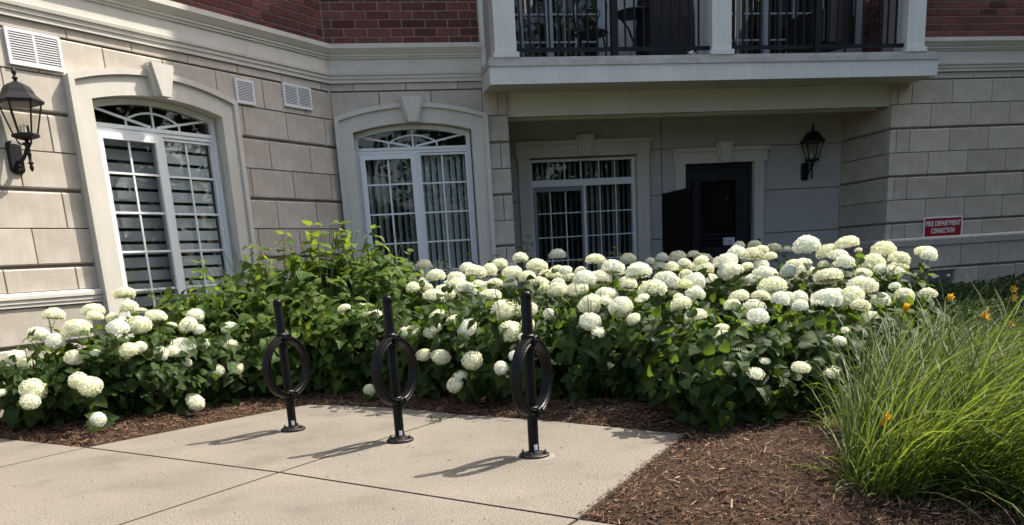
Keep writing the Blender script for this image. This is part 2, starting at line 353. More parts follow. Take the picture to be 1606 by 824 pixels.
# --- right wall -----------------------------------------------------------------------------
XR = 7.345
RW = thing('stone_wall', 'shaded limestone wall carrying the red fire department sign', 'wall', (0, YC, 0))
core(RW, XR + .027, 14.5, [])
MB().box(XR + .03, XR + .3, .3, YR - YC, -.6, 3.1).build('mortar_bed', M['mortar'], RW)
MB().box(7.6, 14.5, .02, .30, 4.3, WALL_TOP).build('upper_wall', M['far_brick'], RW)
side = lambda p: Vector((XR + p.y, -p.x - YC, p.z))                    # the wall's return into the recess
for k, row in enumerate(ROWS):
    bt, bb = k in (0, 2, 4, 6, 8), k in (1, 3, 5, 7)
    js = ([7.44] + [7.637 + .6 * i for i in range(12)]) if k % 2 == 0 else [7.935 + .6 * i for i in range(12)]
    lay(RW, 'stone_block', XR, 14.5, row, js, [], big_top=bt, big_bot=bb)
    js = [-10.785, -11.42] if k % 2 == 0 else [-11.10]
    lay(RW, 'stone_block', -YR, -YC - .104, row, js, [], big_top=bt, big_bot=bb, depth=.09, frame=side)
lay(RW, 'stone_course', XR, 14.5, (3.055, Z0), [8.536 + .6 * i for i in range(-2, 10)], [], depth=.09)
moulding(RW, 'cornice', CORNICE, 7.60, 14.5); moulding(RW, 'band_moulding', BAND, XR, 14.5)
o = moulding(RW, 'band_moulding', BAND, 0, YR - YC); o.location = (XR, YR - YC, 0); o.rotation_euler = (0, 0, -PI / 2)
brickwork(RW, 7.612, 14.0, 7.66)
# --- recess back wall -----------------------------------------------------------------------
WX0, WX1, DX0, DX1 = 2.69, 4.235, 4.915, 5.98
RC = thing('stucco_wall', 'dark grey stucco panel wall at the back of the covered recess', 'wall', (0, YR, 0))
PW_HOLE = (WX0, WX1, .02, 2.30); DR_HOLE = (DX0, DX1, -.05, 2.15)
boxes_with_holes(2.05, 7.60, -.6, 3.1, .03, .30, [PW_HOLE, DR_HOLE]).build('mortar_bed', M['mortar'], RC)
for xa, xb in ((2.222, 4.588), (4.60, 7.343)):
    for za, zb in ((2.366, 2.92), (1.762, 2.354), (1.168, 1.75), (.97, 1.156), (-.5, .87)):
        ps = [(xa, xb, za, zb)]
        for h in (PW_HOLE, DR_HOLE): ps = [q for p in ps for q in subtract(p, h)]
        for a, b, c, d in ps: MB().box(a, b, 0, .028, c, d).build('stucco_panel', M['stucco'], RC)
moulding(RC, 'band_moulding', BAND, 6.12, 7.33, 'stucco'); moulding(RC, 'band_moulding', BAND, 4.40, 4.77, 'stucco')

# ---------------------------------------------------------------- windows
def arched_window(label, parent_loc, rz, xc, kind):
    """origin at the window's centre on the wall face, at the ground"""
    c = Vector(parent_loc) + Matrix.Rotation(rz, 3, 'Z') @ Vector((xc, 0, 0))
    t = thing('arched_window', label, 'window', c, rz, 'tall arched windows in stone surrounds')
    zb = .1
    oa = [(-HO, zb)] + arc(HO, ZS_O, ZP_O) + [(HO, zb)]; ia = [(-HI, zb)] + arc(HI, ZS_I, ZP_I) + [(HI, zb)]
    oi = [(-HO + .048, zb)] + arc(HO - .048, ZS_O - .032, ZP_O - .045) + [(HO - .048, zb)]
    MB().strip(oa, ia, -.055, .11).build('surround', M['trim'], t)
    oo = [(-HO - .004, zb)] + arc(HO + .004, ZS_O + .004, ZP_O + .004) + [(HO + .004, zb)]
    MB().strip(oo, oi, -.082, -.05).build('surround_band', M['trim'], t)
    k = MB(); k.strip([(-.115, 2.885), (-.048, 2.612)], [(.115, 2.885), (.048, 2.612)], -.150, -.04).build('keystone', M['trim'], t)
    k = MB(); k.strip([(-.140, 2.868), (-.070, 2.618)], [(.140, 2.868), (.070, 2.618)], -.120, -.03).build('keystone_back', M['trim'], t)
    # vinyl frame
    fo = [(-HI + .004, zb + .02)] + arc(HI - .004, ZS_I - .006, ZP_I - .005) + [(HI - .004, zb + .02)]
    fi = [(-HI + .052, zb + .02)] + arc(HI - .052, ZS_I - .052, ZP_I - .053) + [(HI - .052, zb + .02)]
    f = MB().strip(fo, fi, .07, .15)
    f.box(-.641, .641, .066, .148, 2.335, 2.366); f.box(-.641, .641, .075, .148, 2.300, 2.335); f.box(-.02, .06, .075, .148, zb + .06, 2.300); f.box(-.641, .641, .07, .148, zb + .02, zb + .07)
    f.build('frame', M['pvc'], t)
    s = MB()                                                       # sliding sash, left leaf, stands proud
    for a in ((-.638, -.578, 2.294, zb + .08), (-.045, .016, 2.294, zb + .08)): s.box(a[0], a[1], .045, .072, a[3], a[2])
    s.box(-.578, -.045, .047, .072, 2.236, 2.294); s.box(-.578, -.045, .047, .072, zb + .08, zb + .15)
    s.build('sash', M['pvc'], t)
    s = MB(); s.box(.062, .078, .085, .12, zb + .08, 2.296); s.box(.615, .637, .085, .12, zb + .08, 2.296); s.box(.078, .615, .086, .12, 2.272, 2.296); s.build('sash', M['pvc'], t)
    # muntins, each its own bar
    me = MB().box(-.009, .009, .098, .112, zb + .08, 2.285).mesh('muntin', M['pvc'])
    link('muntin', me, t, (-.312, -.03, 0)); link('muntin', me, t, (.335, .004, 0))
    ml = MB().box(-.578, -.045, .097, .111, -.009, .009).mesh('muntin', M['pvc']); mr = MB().box(.078, .615, .097, .111, -.009, .009).mesh('muntin', M['pvc'])
    for z in (1.955, 1.618, 1.277, .936, .60, .33): link('muntin', ml, t, (0, -.032, z)); link('muntin', mr, t, (0, .002, z))
    MB().box(-.010, .010, .098, .112, 2.366, 2.575).build('muntin', M['pvc'], t)
    for sx in (-1, 1):
        MB().strip([(sx * .03, 2.366), (sx * .622, 2.486)], [(sx * .03, 2.389), (sx * .622, 2.507)], .096, .110).build('muntin', M['pvc'], t)
        MB().box(sx * .285 - .009, sx * .285 + .009, .097, .111, 2.366, 2.432).build('muntin', M['pvc'], t)
    aa = arc(.285, 2.428, 2.508, 12); ab = arc(.285, 2.410, 2.490, 12)
    MB().strip(aa, ab, .094, .108).build('muntin', M['pvc'], t)
    # glass
    g = MB(); P = arc(HI - .055, ZS_I - .056, ZP_I - .056); g.poly([(x, .105, z) for x, z in [(-.635, 2.36)] + P + [(.635, 2.36)]]); g.build('lunette_glass', M['dark_glass'] if kind == 'zebra' else M['glass'], t)
    MB().poly([(-.58, .075, zb + .1), (-.04, .075, zb + .1), (-.04, .075, 2.24), (-.58, .075, 2.24)]).build('glass_pane', M['screened_glass'], t)
    MB().poly([(.07, .108, zb + .1), (.62, .108, zb + .1), (.62, .108, 2.28), (.07, .108, 2.28)]).build('glass_pane', M['glass'], t)
    # room behind
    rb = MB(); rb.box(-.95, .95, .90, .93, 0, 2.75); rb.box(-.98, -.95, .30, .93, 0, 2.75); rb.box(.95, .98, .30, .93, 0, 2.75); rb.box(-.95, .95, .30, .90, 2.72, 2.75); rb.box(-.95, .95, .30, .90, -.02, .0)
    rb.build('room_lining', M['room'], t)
    if kind == 'zebra':
        for sx, dark in ((-1, 0), (1, 0)):
            a, b = (-.63, .0) if sx < 0 else (.03, .60)
            me = MB().box(a, b, .140 + (.03 if sx < 0 else 0), .143 + (.03 if sx < 0 else 0), -.045, .045).mesh('blind_band', M['blind'])
            for i in range(17): link('blind_band', me, t, (0, 0, 2.245 - .118 * i))
    else:
        me = MB().grid([[(-.037, .004, zb + .05), (-.015, -.004, zb + .05), (.015, -.002, zb + .05), (.037, .006, zb + .05)], [(-.037, .004, 2.29), (-.015, -.004, 2.29), (.015, -.002, 2.29), (.037, .006, 2.29)]]).mesh('blind_vane', M['slat_blind'])
        for i in range(17):
            x = -.60 + .0765 * i
            o = link('blind_vane', me, t, (x, .19, 0)); o.rotation_euler = (0, 0, R(random.uniform(24, 34) + (18 if i < 7 else 0)))
    return t
arched_window('arched window with zebra blinds, its left jamb in sunlight', -NLV * DL, ANG, X_W1, 'zebra')
arched_window('arched window with vertical blinds, wholly in shade beside the recess', (0, YC, 0), 0, X_W2, 'vertical')

# patio window in the recess
PW = thing('patio_window', 'square headed patio window under a flat cornice inside the recess', 'window', (0, YR, 0))
MB().box(2.546, 2.71, -.05, .10, .0, 2.305).build('jamb_casing', M['trim'], PW); MB().box(4.218, 4.393, -.05, .10, .0, 2.305).build('jamb_casing', M['trim'], PW)
MB().box(2.522, 4.404, -.062, .05, 2.305, 2.458).build('head_casing', M['trim'], PW); MB().box(2.506, 4.430, -.09, .03, 2.458, 2.508).build('head_cornice', M['trim'], PW)
MB().strip([(3.372, 2.575), (3.422, 2.298)], [(3.592, 2.575), (3.520, 2.298)], -.135, -.03).build('keystone', M['trim'], PW)
MB().strip([(3.346, 2.560), (3.400, 2.301)], [(3.612, 2.560), (3.541, 2.301)], -.108, -.03).build('keystone_back', M['trim'], PW)
f = MB(); f.box(2.712, 2.755, .05, .13, .04, 2.29); f.box(4.178, 4.216, .05, .13, .04, 2.29); f.box(2.755, 4.178, .05, .13, 2.255, 2.29); f.box(2.755, 4.178, .045, .13, 1.935, 2.022); f.box(2.755, 4.178, .05, .13, .04, .1); f.box(3.462, 3.502, .05, .13, .1, 1.935)
f.build('frame', M['pvc'], PW)
f = MB(); f.box(2.757, 2.80, .035, .065, .11, 1.928); f.box(3.43, 3.461, .035, .065, .11, 1.928); f.box(2.80, 3.43, .036, .065, 1.872, 1.928); f.box(2.80, 3.43, .036, .065, .11, .17)
f.build('screen_sash', mat('grey_screen_frame', (.22, .23, .235), .5), PW)
me = MB().box(-.0065, .0065, .07, .085, 2.022, 2.255).mesh('muntin', M['pvc'])
for x in (3.0, 3.217, 3.451, 3.706, 3.935): link('muntin', me, PW, (x, 0, 0))
me = MB().box(-.0065, .0065, .07, .085, .1, 1.935).mesh('muntin', M['pvc'])
for x in (3.713, 3.944): link('muntin', me, PW, (x, 0, 0))
for x in (3.0, 3.217): link('muntin', me, PW, (x, .001, 0))
ml = MB().box(2.80, 3.43, .073, .086, -.0065, .0065).mesh('muntin', M['pvc']); mr = MB().box(3.502, 4.178, .073, .086, -.0065, .0065).mesh('muntin', M['pvc'])
for z in (1.588, 1.27, .955, .64, .33): link('muntin', ml, PW, (0, 0, z)); link('muntin', mr, PW, (0, 0, z))
MB().poly([(2.755, .09, 2.02), (4.178, .09, 2.02), (4.178, .09, 2.256), (2.755, .09, 2.256)]).build('glass_pane', M['glass'], PW)
MB().poly([(2.79, .09, .1), (3.47, .09, .1), (3.47, .09, 1.94), (2.79, .09, 1.94)]).build('glass_pane', M['dark_glass'], PW)
MB().poly([(3.50, .094, .1), (4.18, .094, .1), (4.18, .094, 1.94), (3.50, .094, 1.94)]).build('glass_pane', M['glass'], PW)
me = MB().box(-.036, .036, -.001, .001, .1, 2.25).mesh('blind_vane', M['dark_slat'])
for i in range(19):
    o = link('blind_vane', me, PW, (2.79 + .077 * i, .20, 0)); o.rotation_euler = (0, 0, R(random.uniform(35, 58)))
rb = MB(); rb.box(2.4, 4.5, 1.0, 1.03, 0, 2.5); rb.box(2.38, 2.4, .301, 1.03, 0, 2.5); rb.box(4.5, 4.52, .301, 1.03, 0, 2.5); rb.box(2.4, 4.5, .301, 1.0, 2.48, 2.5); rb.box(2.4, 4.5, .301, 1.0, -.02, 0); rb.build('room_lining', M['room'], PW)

# ---------------------------------------------------------------- door, its sticker and bell, privacy screen
DO = thing('door', 'navy black glazed door with pale casing and keystone in the recess', 'door', (0, YR, 0))
MB().box(4.772, 4.923, -.05, .10, 0, 2.150).build('jamb_casing', M['trim'], DO); MB().box(5.968, 6.114, -.05, .10, 0, 2.150).build('jamb_casing', M['trim'], DO)
MB().box(4.744, 6.153, -.062, .05, 2.150, 2.300).build('head_casing', M['trim'], DO); MB().box(4.730, 6.192, -.09, .03, 2.300, 2.352).build('head_cornice', M['trim'], DO)
MB().strip([(5.382, 2.416), (5.436, 2.143)], [(5.602, 2.416), (5.545, 2.143)], -.135, -.03).build('keystone', M['trim'], DO)
MB().strip([(5.356, 2.400), (5.414, 2.146)], [(5.622, 2.400), (5.566, 2.146)], -.108, -.03).build('keystone_back', M['trim'], DO)
f = MB(); f.box(4.925, 4.99, .03, .12, 0, 2.145); f.box(5.925, 5.966, .03, .12, 0, 2.145); f.box(4.99, 5.925, .03, .12, 2.092, 2.145); f.build('frame', M['dark_door'], DO)
f = MB(); f.box(4.995, 5.165, .055, .10, .02, 2.088); f.box(5.755, 5.92, .055, .10, .02, 2.088); f.box(5.165, 5.755, .055, .10, 1.935, 2.088); f.box(5.165, 5.755, .055, .10, .02, 1.005); f.build('leaf', M['dark_door'], DO)
f = MB(); f.box(5.165, 5.185, .045, .09, 1.005, 1.935); f.box(5.737, 5.755, .045, .09, 1.005, 1.935); f.box(5.185, 5.737, .045, .09, 1.918, 1.935); f.box(5.185, 5.737, .045, .09, 1.005, 1.022); f.build('glazing_bead', M['dark_door'], DO)
MB().poly([(5.185, .075, 1.02), (5.737, .075, 1.02), (5.737, .075, 1.92), (5.185, .075, 1.92)]).build('glass_pane', M['dark_glass'], DO)
me = MB().box(5.185, 5.737, .055, .07, -.009, .009).mesh('glazing_bar', M['dark_door'])
for z in (1.07, 1.13, 1.185): link('glazing_bar', me, DO, (0, 0, z))
f = MB(); f.box(5.01, 5.04, .03, .055, .93, 1.11); f.tube([(5.025, .03, 1.04), (5.025, -.01, 1.04), (5.12, -.015, 1.04)], .009); f.build('handle', M['steel'], DO)
MB().box(4.988, 5.0, .025, .06, 1.75, 1.85).build('hinge', M['steel'], DO)
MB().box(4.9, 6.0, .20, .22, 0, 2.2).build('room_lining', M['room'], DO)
ST = thing('door_sticker', 'small white notice with a dark arrow stuck low on the door glass', 'sticker', (5.625, YR + .045, 1.082))
MB().box(-.088, .088, 0, .004, -.052, .052).build('paper', M['paper'], ST)
f = MB(); f.box(-.068, -.062, -.002, -.0005, -.04, .02); f.poly([(-.075, -.002, .015), (-.055, -.002, .015), (-.065, -.002, .035)])
for z, a, b in ((.006, -.04, .05), (-.012, -.01, .03), (-.032, -.045, .065)): f.box(a, b, -.002, -.0005, z - .0022, z + .0022)
f.build('print', M['ink'], ST)
BE = thing('doorbell', 'tiny black bell button on the right door casing', 'doorbell', (6.035, YR - .05, 1.055))
MB().box(-.022, .022, -.02, 0, -.035, .035).build('housing', M['iron'], BE); MB().lathe([(.008, 0), (.008, .004)], seg=8).build('button', M['steel'], BE, (0, -.024, 0))
PS = thing('privacy_screen', 'black vertical slat privacy screen standing out beside the dark door', 'screen', (4.628, YR, 0))
y0 = -(YR - 10.40)
me = MB().box(-.02, .02, -.030, .030, .05, 1.70).mesh('slat', M['screen_wood'])
for i in range(14): link('slat', me, PS, (0, -.06 - .068 * i, 0))
MB().box(-.03, .03, y0 + .07, -.03, 1.70, 1.775).build('top_rail', M['screen_wood'], PS); MB().box(-.026, .026, y0 + .07, -.03, .0, .05).build('bottom_rail', M['screen_wood'], PS)
MB().box(-.045, .045, y0 - .02, y0 + .07, 0, 1.855).build('post', M['screen_wood'], PS); MB().box(-.035, .035, -.03, 0, 0, 1.78).build('post', M['screen_wood'], PS)

# ---------------------------------------------------------------- balcony over the recess
BA = thing('balcony', 'pale grey balcony with square columns and black railings over the recess', 'balcony', (0, 0, 0))
XB0, XB1, FZ = 1.933, 7.607, 3.155
f = MB(); f.box(XB0, XB1, YB, YB + .03, 2.918, 3.104); f.box(XB0, XB0 + .03, YB + .03, YC + .02, 2.918, 3.104); f.box(XB1 - .03, XB1, YB + .03, YC + .02, 2.918, 3.104)
for i, x in enumerate((4.545,)): f.box(x - .002, x + .002, YB - .001, YB, 2.92, 3.10)
f.build('fascia', M['fascia'], BA)
for xa, xb in ((XB0 - .012, 4.41), (4.414, 6.32), (6.324, XB1 + .012)):
    f = MB(); f.box(xa, xb, YB - .014, YB + .12, 3.104, 3.118); f.box(xa, xb, YB - .010, YB + .12, 3.118, 3.158); f.build('flashing', M['flashing'], BA)
f = MB()
for s, x in ((-1, XB0 - .012), (1, XB1)): f.box(x, x + .012, YB + .12, YC + .02, 3.104, 3.158)
f.build('flashing', M['flashing'], BA)
MB().box(XB0 + .01, XB1 - .01, YB + .02, YR, 3.16, 3.20).build('floor_slab', M['flashing'], BA)
MB().box(XB0 + .03, XB1 - .03, YB + .03, YC + .25, 2.926, 2.94).build('soffit', M['beam'], BA)
me = MB().box(-.0022, .0022, -.02, .02, -.003, 0).mesh('soffit_vent', M['ink'])
SV = MB()
for i in range(60): SV.box(2.05 + .085 * i, 2.058 + .085 * i, YC - .012, YC - .004, 2.923, 2.926)
SV.build('soffit_vent', M['ink'], BA)
MB().box(2.224, XR - .004, YC + .06, YC + .34, 2.69, 2.926).build('beam', M['beam'], BA)
f = MB(); f.box(2.224, XR - .004, YC + .045, YC + .10, 2.662, 2.69); f.box(2.224, XR - .004, YC + .31, YC + .355, 2.655, 2.69); f.build('beam_trim', M['beam'], BA)
MB().box(2.222, XR - .004, YC + .355, YR, 2.92, 2.95).build('ceiling', M['stucco'], BA)
for x in (2.14, 4.735, 7.303):
    c = MB(); c.box(x - .123, x + .123, YB + .03, YB + .276, 3.252, 5.8); o = c.build('column', M['fascia'], BA)
    MB().box(x - .148, x + .148, YB + .006, YB + .30, 3.20, 3.254).build('column_base', M['fascia'], o)
def railing(x0, x1, post):
    y = YB + .10
    r = MB(); r.box(x0, x1, y - .02, y + .02, 3.268, 3.306); r.box(x0, x1, y - .022, y + .022, 4.20, 4.235); o = r.build('railing', M['rail'], BA)
    MB().box(post - .037, post + .037, y - .0365, y + .0365, 3.20, 4.27).build('railing_post', M['rail'], o)
    me = MB().box(-.009, .009, -.009, .009, 3.306, 4.2).mesh('baluster', M['rail'])
    n = int((x1 - x0) / .113)
    for i in range(n):
        x = x0 + .06 + .113 * i
        if abs(x - post) > .05: link('baluster', me, o, (x, y, 0))
railing(2.268, 4.606, 3.436); railing(4.862, 7.176, 6.0)
# balcony rooms: back wall, brick side, upper floors
UW = thing('upper_wall', 'red brick and pale siding wall around the upstairs balcony', 'wall', (0, 0, 0))
UO = [(2.35, 3.78, 3.2, 5.35), (5.3, 6.95, 3.2, 5.35)]
boxes_with_holes(XB0 - .03, 7.62, 3.16, 5.8, YR - .02, YR + .25, UO).build('siding', M['stucco'], UW)
MB().box(1.93, 7.62, YC + .02, YR + .25, 5.8, 6.0).build('ceiling', M['beam'], UW); MB().box(1.93, 7.6, YC + .02, YC + .32, 6.0, WALL_TOP).build('brick_face', M['far_brick'], UW)
MB().box(1.64, 1.915, YC + .30, YR + .25, 3.16, 5.8).build('side_wall', M['far_brick'], UW)
MB().box(7.612, 7.85, YC + .10, YR + .25, 3.16, 5.8).build('brick_bed', M['brick_mortar'], UW)
sideB = lambda p: Vector((7.600 + p.y, -p.x, p.z))
brickwork(UW, -YR + .02, -YC - .09, .03, rows=11, y=0, z0=3.20, frame=sideB)
MB().box(1.936, 1.99, YC - .03, YC + .1, 3.2, 5.8).build('corner_trim', M['fascia'], UW)
def balcony_door(x0, x1):
    t = link('sliding_door', None, UW, (0, YR - .02, 0))
    f = MB(); f.box(x0, x0 + .06, -.03, .08, 3.2, 5.35); f.box(x1 - .06, x1, -.03, .08, 3.2, 5.35); f.box(x0 + .06, x1 - .06, -.03, .08, 5.28, 5.35); f.box((x0 + x1) / 2 - .045, (x0 + x1) / 2 + .045, -.028, .08, 3.2, 5.28); f.build('frame', M['grey_vinyl'], t)
    me = MB().box(-.010, .010, .0, .02, 3.26, 5.28).mesh('muntin', M['grey_vinyl']); mh = MB().box(x0 + .06, x1 - .06, .001, .019, -.010, .010).mesh('muntin', M['grey_vinyl'])
    for k in (.25, .75): link('muntin', me, t, (x0 + (x1 - x0) * k, 0, 0))
    for z in (3.72, 4.05, 4.4): link('muntin', mh, t, (0, 0, z))
    MB().poly([(x0 + .05, .03, 3.2), (x1 - .05, .03, 3.2), (x1 - .05, .03, 5.3), (x0 + .05, .03, 5.3)]).build('glass_pane', M['dark_glass'], t)
    bm = MB().box(-.034, .034, -.001, .001, 3.22, 5.3).mesh('blind_vane', M['dark_slat'])
    for i in range(int((x1 - x0 - .1) / .085)):
        o = link('blind_vane', bm, t, (x0 + .1 + .085 * i, .14, 0)); o.rotation_euler = (0, 0, R(random.uniform(20, 65)))
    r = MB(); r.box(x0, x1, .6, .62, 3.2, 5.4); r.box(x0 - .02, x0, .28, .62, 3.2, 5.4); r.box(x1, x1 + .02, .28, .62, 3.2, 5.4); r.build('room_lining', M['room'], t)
balcony_door(2.35, 3.78); balcony_door(5.3, 6.95)
def chair(label, x, y, rz, kind):
    t = thing('patio_chair', label, 'chair', (x, y, 3.2), rz)
    s = MB()
    if kind == 'iron': s.lathe([(.01, .43), (.20, .43), (.215, .445), (.20, .46), (.01, .462)], seg=16)
    else: s.box(-.26, .26, -.26, .26, .26, .43)
    s.build('seat', M['iron'], t)
    if kind == 'iron':
        b = MB(); b.tube([(-.18, .17, .45), (-.20, .24, .7), (-.13, .27, .92), (0, .28, .98), (.13, .27, .92), (.20, .24, .7), (.18, .17, .45)], .012)
        for sx in (-1, 1): b.tube([(sx * .02, .2, .46), (sx * .12, .24, .6), (sx * .03, .26, .74), (sx * .10, .27, .86)], .009)
        b.build('backrest', M['iron'], t)
        lp = [[(sx * .14, sy * .14, .43), (sx * .20, sy * .20, .0)] for sx in (-1, 1) for sy in (-1, 1)]
    else:
        b = MB(); b.box(-.28, .28, .24, .30, .26, .88); b.build('backrest', M['iron'], t)
        for sx in (-1, 1): MB().box(sx * .31 - .035, sx * .31 + .035, -.26, .28, .26, .62).build('armrest', M['iron'], t)
        lp = [[(sx * .24, sy * .22, .26), (sx * .25, sy * .23, 0)] for sx in (-1, 1) for sy in (-1, 1)]
    for p in lp: MB().tube(p, .014).build('leg', M['iron'], t)
    return t
chair('round seated black iron chair upstairs left of the railing post', 3.42, 10.75, R(160), 'iron')
chair('black woven armchair upstairs in front of the brick side wall', 6.55, 10.8, R(205), 'woven')
t = thing('patio_table', 'small black iron table with crossed curved legs upstairs', 'table', (4.0, 10.75, 3.2))
MB().lathe([(.01, .66), (.26, .66), (.27, .672), (.26, .685), (.01, .686)], seg=20).build('tabletop', M['iron'], t)
for k in range(3):
    a = 2 * PI * k / 3 + .5; c, s = math.cos(a), math.sin(a)
    MB().tube([(c * .22, s * .22, 0), (c * .10, s * .10, .17), (c * .03, s * .03, .34), (c * .10, s * .10, .52), (c * .2, s * .2, .66)], .013).build('leg', M['iron'], t)
MB().lathe([(.12, .14), (.135, .15), (.12, .16)], seg=14).build('ring_shelf', M['iron'], t)
t = thing('covered_grill', 'boxy black covered grill upstairs beside the middle column', 'grill', (4.36, 10.7, 3.2))
f = MB(); f.grid([[(-.30, -.24, .1), (.30, -.24, .1), (.30, .24, .1), (-.30, .24, .1)], [(-.29, -.25, .55), (.29, -.25, .55), (.29, .25, .55), (-.29, .25, .55)], [(-.27, -.20, 1.0), (.27, -.20, 1.0), (.27, .20, 1.0), (-.27, .20, 1.0)], [(-.22, -.1, 1.15), (.22, -.1, 1.15), (.22, .1, 1.15), (-.22, .1, 1.15)]], closed_u=True)
f.poly([(-.22, -.1, 1.15), (.22, -.1, 1.15), (.22, .1, 1.15), (-.22, .1, 1.15)]); f.build('cover', M['ink'], t)
for sx in (-1, 1): MB().lathe([(.06, -.02), (.07, -.01), (.07, .01), (.06, .02)], seg=12).build('wheel', M['iron'], t, (sx * .25, -.2, .072)).rotation_euler = (0, R(90), 0)
t = thing('metal_ball', 'shiny round metal ornament on the balcony floor under the railing', 'ornament', (4.42, 10.02, 3.2))
MB().lathe([(.001, 0), (.035, .006), (.06, .03), (.066, .06), (.055, .09), (.03, .112), (.001, .118)], seg=16).build('ball', mat('polished_ball', (.7, .7, .7), .12, .5, metal=1), t, smooth=True)

# ---------------------------------------------------------------- lanterns
def wall_lantern(label, loc, rz, k=1.0):
    """origin on the wall behind the back plate; the lantern hangs 0.2 m out (local -y)"""
    t = thing('wall_lantern', label, 'lantern', loc, rz, 'black wall lanterns'); t.scale = (k, k, k)
    p = MB(); n = 10
    out = [(.058 * math.cos(a), .09 + .035 * math.sin(a)) for a in np.linspace(0, PI, n)] + [(.058 * math.cos(a), -.09 + .035 * math.sin(a)) for a in np.linspace(PI, 2 * PI, n)]
    p.grid([[(x * s, y, z * s) for x, z in out] for s, y in ((1, 0), (1, -.016), (.8, -.026))], closed_u=True); p.poly([(x * .8, -.026, z * .8) for x, z in out]); p.build('back_plate', M['iron'], t)
    a = MB(); a.tube([(0, -.02, -.03), (0, -.07, -.045), (0, -.13, -.01), (0, -.185, .05), (0, -.2, .055)], .013, 8); a.tube([(0, -.03, -.07), (0, -.075, -.085), (0, -.10, -.05), (0, -.085, -.02), (0, -.06, -.035)], .009, 8)
    a.build('arm', M['iron'], t, smooth=True)
    b = MB(); b.lathe([(.004, -.125), (.012, -.11), (.017, -.095), (.010, -.078), (.013, -.07), (.024, -.062), (.011, -.05), (.013, -.01), (.018, 0), (.012, .02), (.014, .05), (.03, .075), (.036, .085), (.014, .092), (.014, .12)], (0, -.2, 0), 12); b.build('stem', M['iron'], t, smooth=True)
    hexa = lambda r, z, off=0: [(r * math.sin(2 * PI * i / 6 + off), -.2 - r * math.cos(2 * PI * i / 6 + off), z) for i in range(6)]
    b = MB(); b.grid([hexa(r, z) for r, z in ((.03, .105), (.075, .118), (.098, .128), (.098, .145), (.086, .152))], closed_u=True); b.poly(hexa(.086, .152)); b.poly(hexa(.03, .105)[::-1]); b.build('base_tray', M['iron'], t)
    for i in range(3):
        q = 2 * PI * i / 3 + .5; c, s = math.cos(q), math.sin(q)
        MB().tube([(c * .03, -.2 + s * .03, .07), (c * .058, -.2 + s * .058, .088), (c * .07, -.2 + s * .07, .118)], .006).build('bracket', M['iron'], t)
    lo, hi = hexa(.084, .15), hexa(.148, .375)
    for i in range(6): MB().tube([lo[i], hi[i]], .0065, 5).build('cage_bar', M['iron'], t)
    for i in range(6):
        j = (i + 1) % 6; MB().poly([lo[i], lo[j], hi[j], hi[i]]).build('glass_pane', M['lamp_glass'], t)
    b = MB(); b.grid([hexa(r, z) for r, z in ((.150, .362), (.168, .366), (.172, .385), (.160, .395), (.142, .412), (.118, .436), (.105, .465), (.088, .49), (.055, .51), (.020, .524), (.012, .53))], closed_u=True); b.poly(hexa(.150, .362)[::-1]); b.build('roof', M['iron'], t)
    b = MB(); b.lathe([(.012, .525), (.014, .54), (.024, .55), (.012, .56), (.010, .57), (.018, .585), (.014, .605), (.003, .63)], (0, -.2, 0), 10); b.build('finial', M['iron'], t, smooth=True)
    for i in range(3):
        q = 2 * PI * i / 3; c, s = math.cos(q) * .028, math.sin(q) * .028
        b = MB(); b.lathe([(.010, .15), (.010, .215)], (c, -.2 + s, 0), 8); o = b.build('candle', M['candle'] if i else M['iron'], t)
        b = MB(); b.lathe([(.006, .215), (.011, .235), (.009, .255), (.002, .28)], (c, -.2 + s, 0), 8); b.build('bulb', M['lamp_glass'], o, smooth=True)
    return t
Lw = lambda u, z, o=0: -NLV * DL + ULV * u + NLV * o + Vector((0, 0, z))
wall_lantern('black lantern on the sunlit stone wall at the far left', Lw(4.02, 2.012, .0), ANG)
wall_lantern('black lantern on grey stucco to the right of the dark door', (6.765, YR, 1.985), 0)
wall_lantern('black lantern almost hidden behind the pillar left of the patio window', (2.285, YR, 1.545), 0, .9)

# ---------------------------------------------------------------- louvred vents, sign, metal box
def wall_vent(label, u0, u1, z0, z1, panels):
    t = thing('wall_vent', label, 'vent', Lw((u0 + u1) / 2, (z0 + z1) / 2), ANG, 'louvred vents under the cornice')
    w, h = (u1 - u0) / 2, (z1 - z0) / 2
    f = MB(); b = .026
    f.box(-w, -w + b, -.022, .0, -h, h); f.box(w - b, w, -.022, .0, -h, h); f.box(-w + b, w - b, -.022, .0, -h, -h + b); f.box(-w + b, w - b, -.022, .0, h - b, h)
    if panels == 2: f.box(-.011, .011, -.021, .0, -h + b, h - b)
    f.build('frame', M['white_metal'], t); MB().box(-w + .002, w - .002, -.004, .0, -h + .002, h - .002).build('dark_backing', M['ink'], t)
    n = 12; p = (2 * h - 2 * b) / n; spans = [(-w + b, w - b)] if panels == 1 else [(-w + b, -.011), (.011, w - b)]
    for a, c in spans:
        s = MB(); s.grid([[(a, -.004, -p * .1), (a, -.019, -p * .42)], [(c, -.004, -p * .1), (c, -.019, -p * .42)]]); s.grid([[(a, -.019, -p * .42), (a, -.019, .12 * p), (a, -.004, .35 * p)], [(c, -.019, -p * .42), (c, -.019, .12 * p), (c, -.004, .35 * p)]])
        me = s.mesh('slat', M['white_metal'])
        for i in range(n): link('slat', me, t, (0, 0, -h + b + p * (i + .5)))
    return t
wall_vent('wide white louvred vent at far left above the sunlit lantern', 4.115, 4.565, 2.705, 2.972, 2)
wall_vent('narrow single louvred vent just right of the zebra blind window', 6.372, 6.618, 2.690, 2.925, 1)
wall_vent('wide louvred vent nearest the inner corner of the shaded wall', 7.03, 7.455, 2.735, 2.972, 2)
SG = thing('fire_sign', 'red and white sign reading fire department connection on stone', 'sign', (8.218, YC, 1.094))
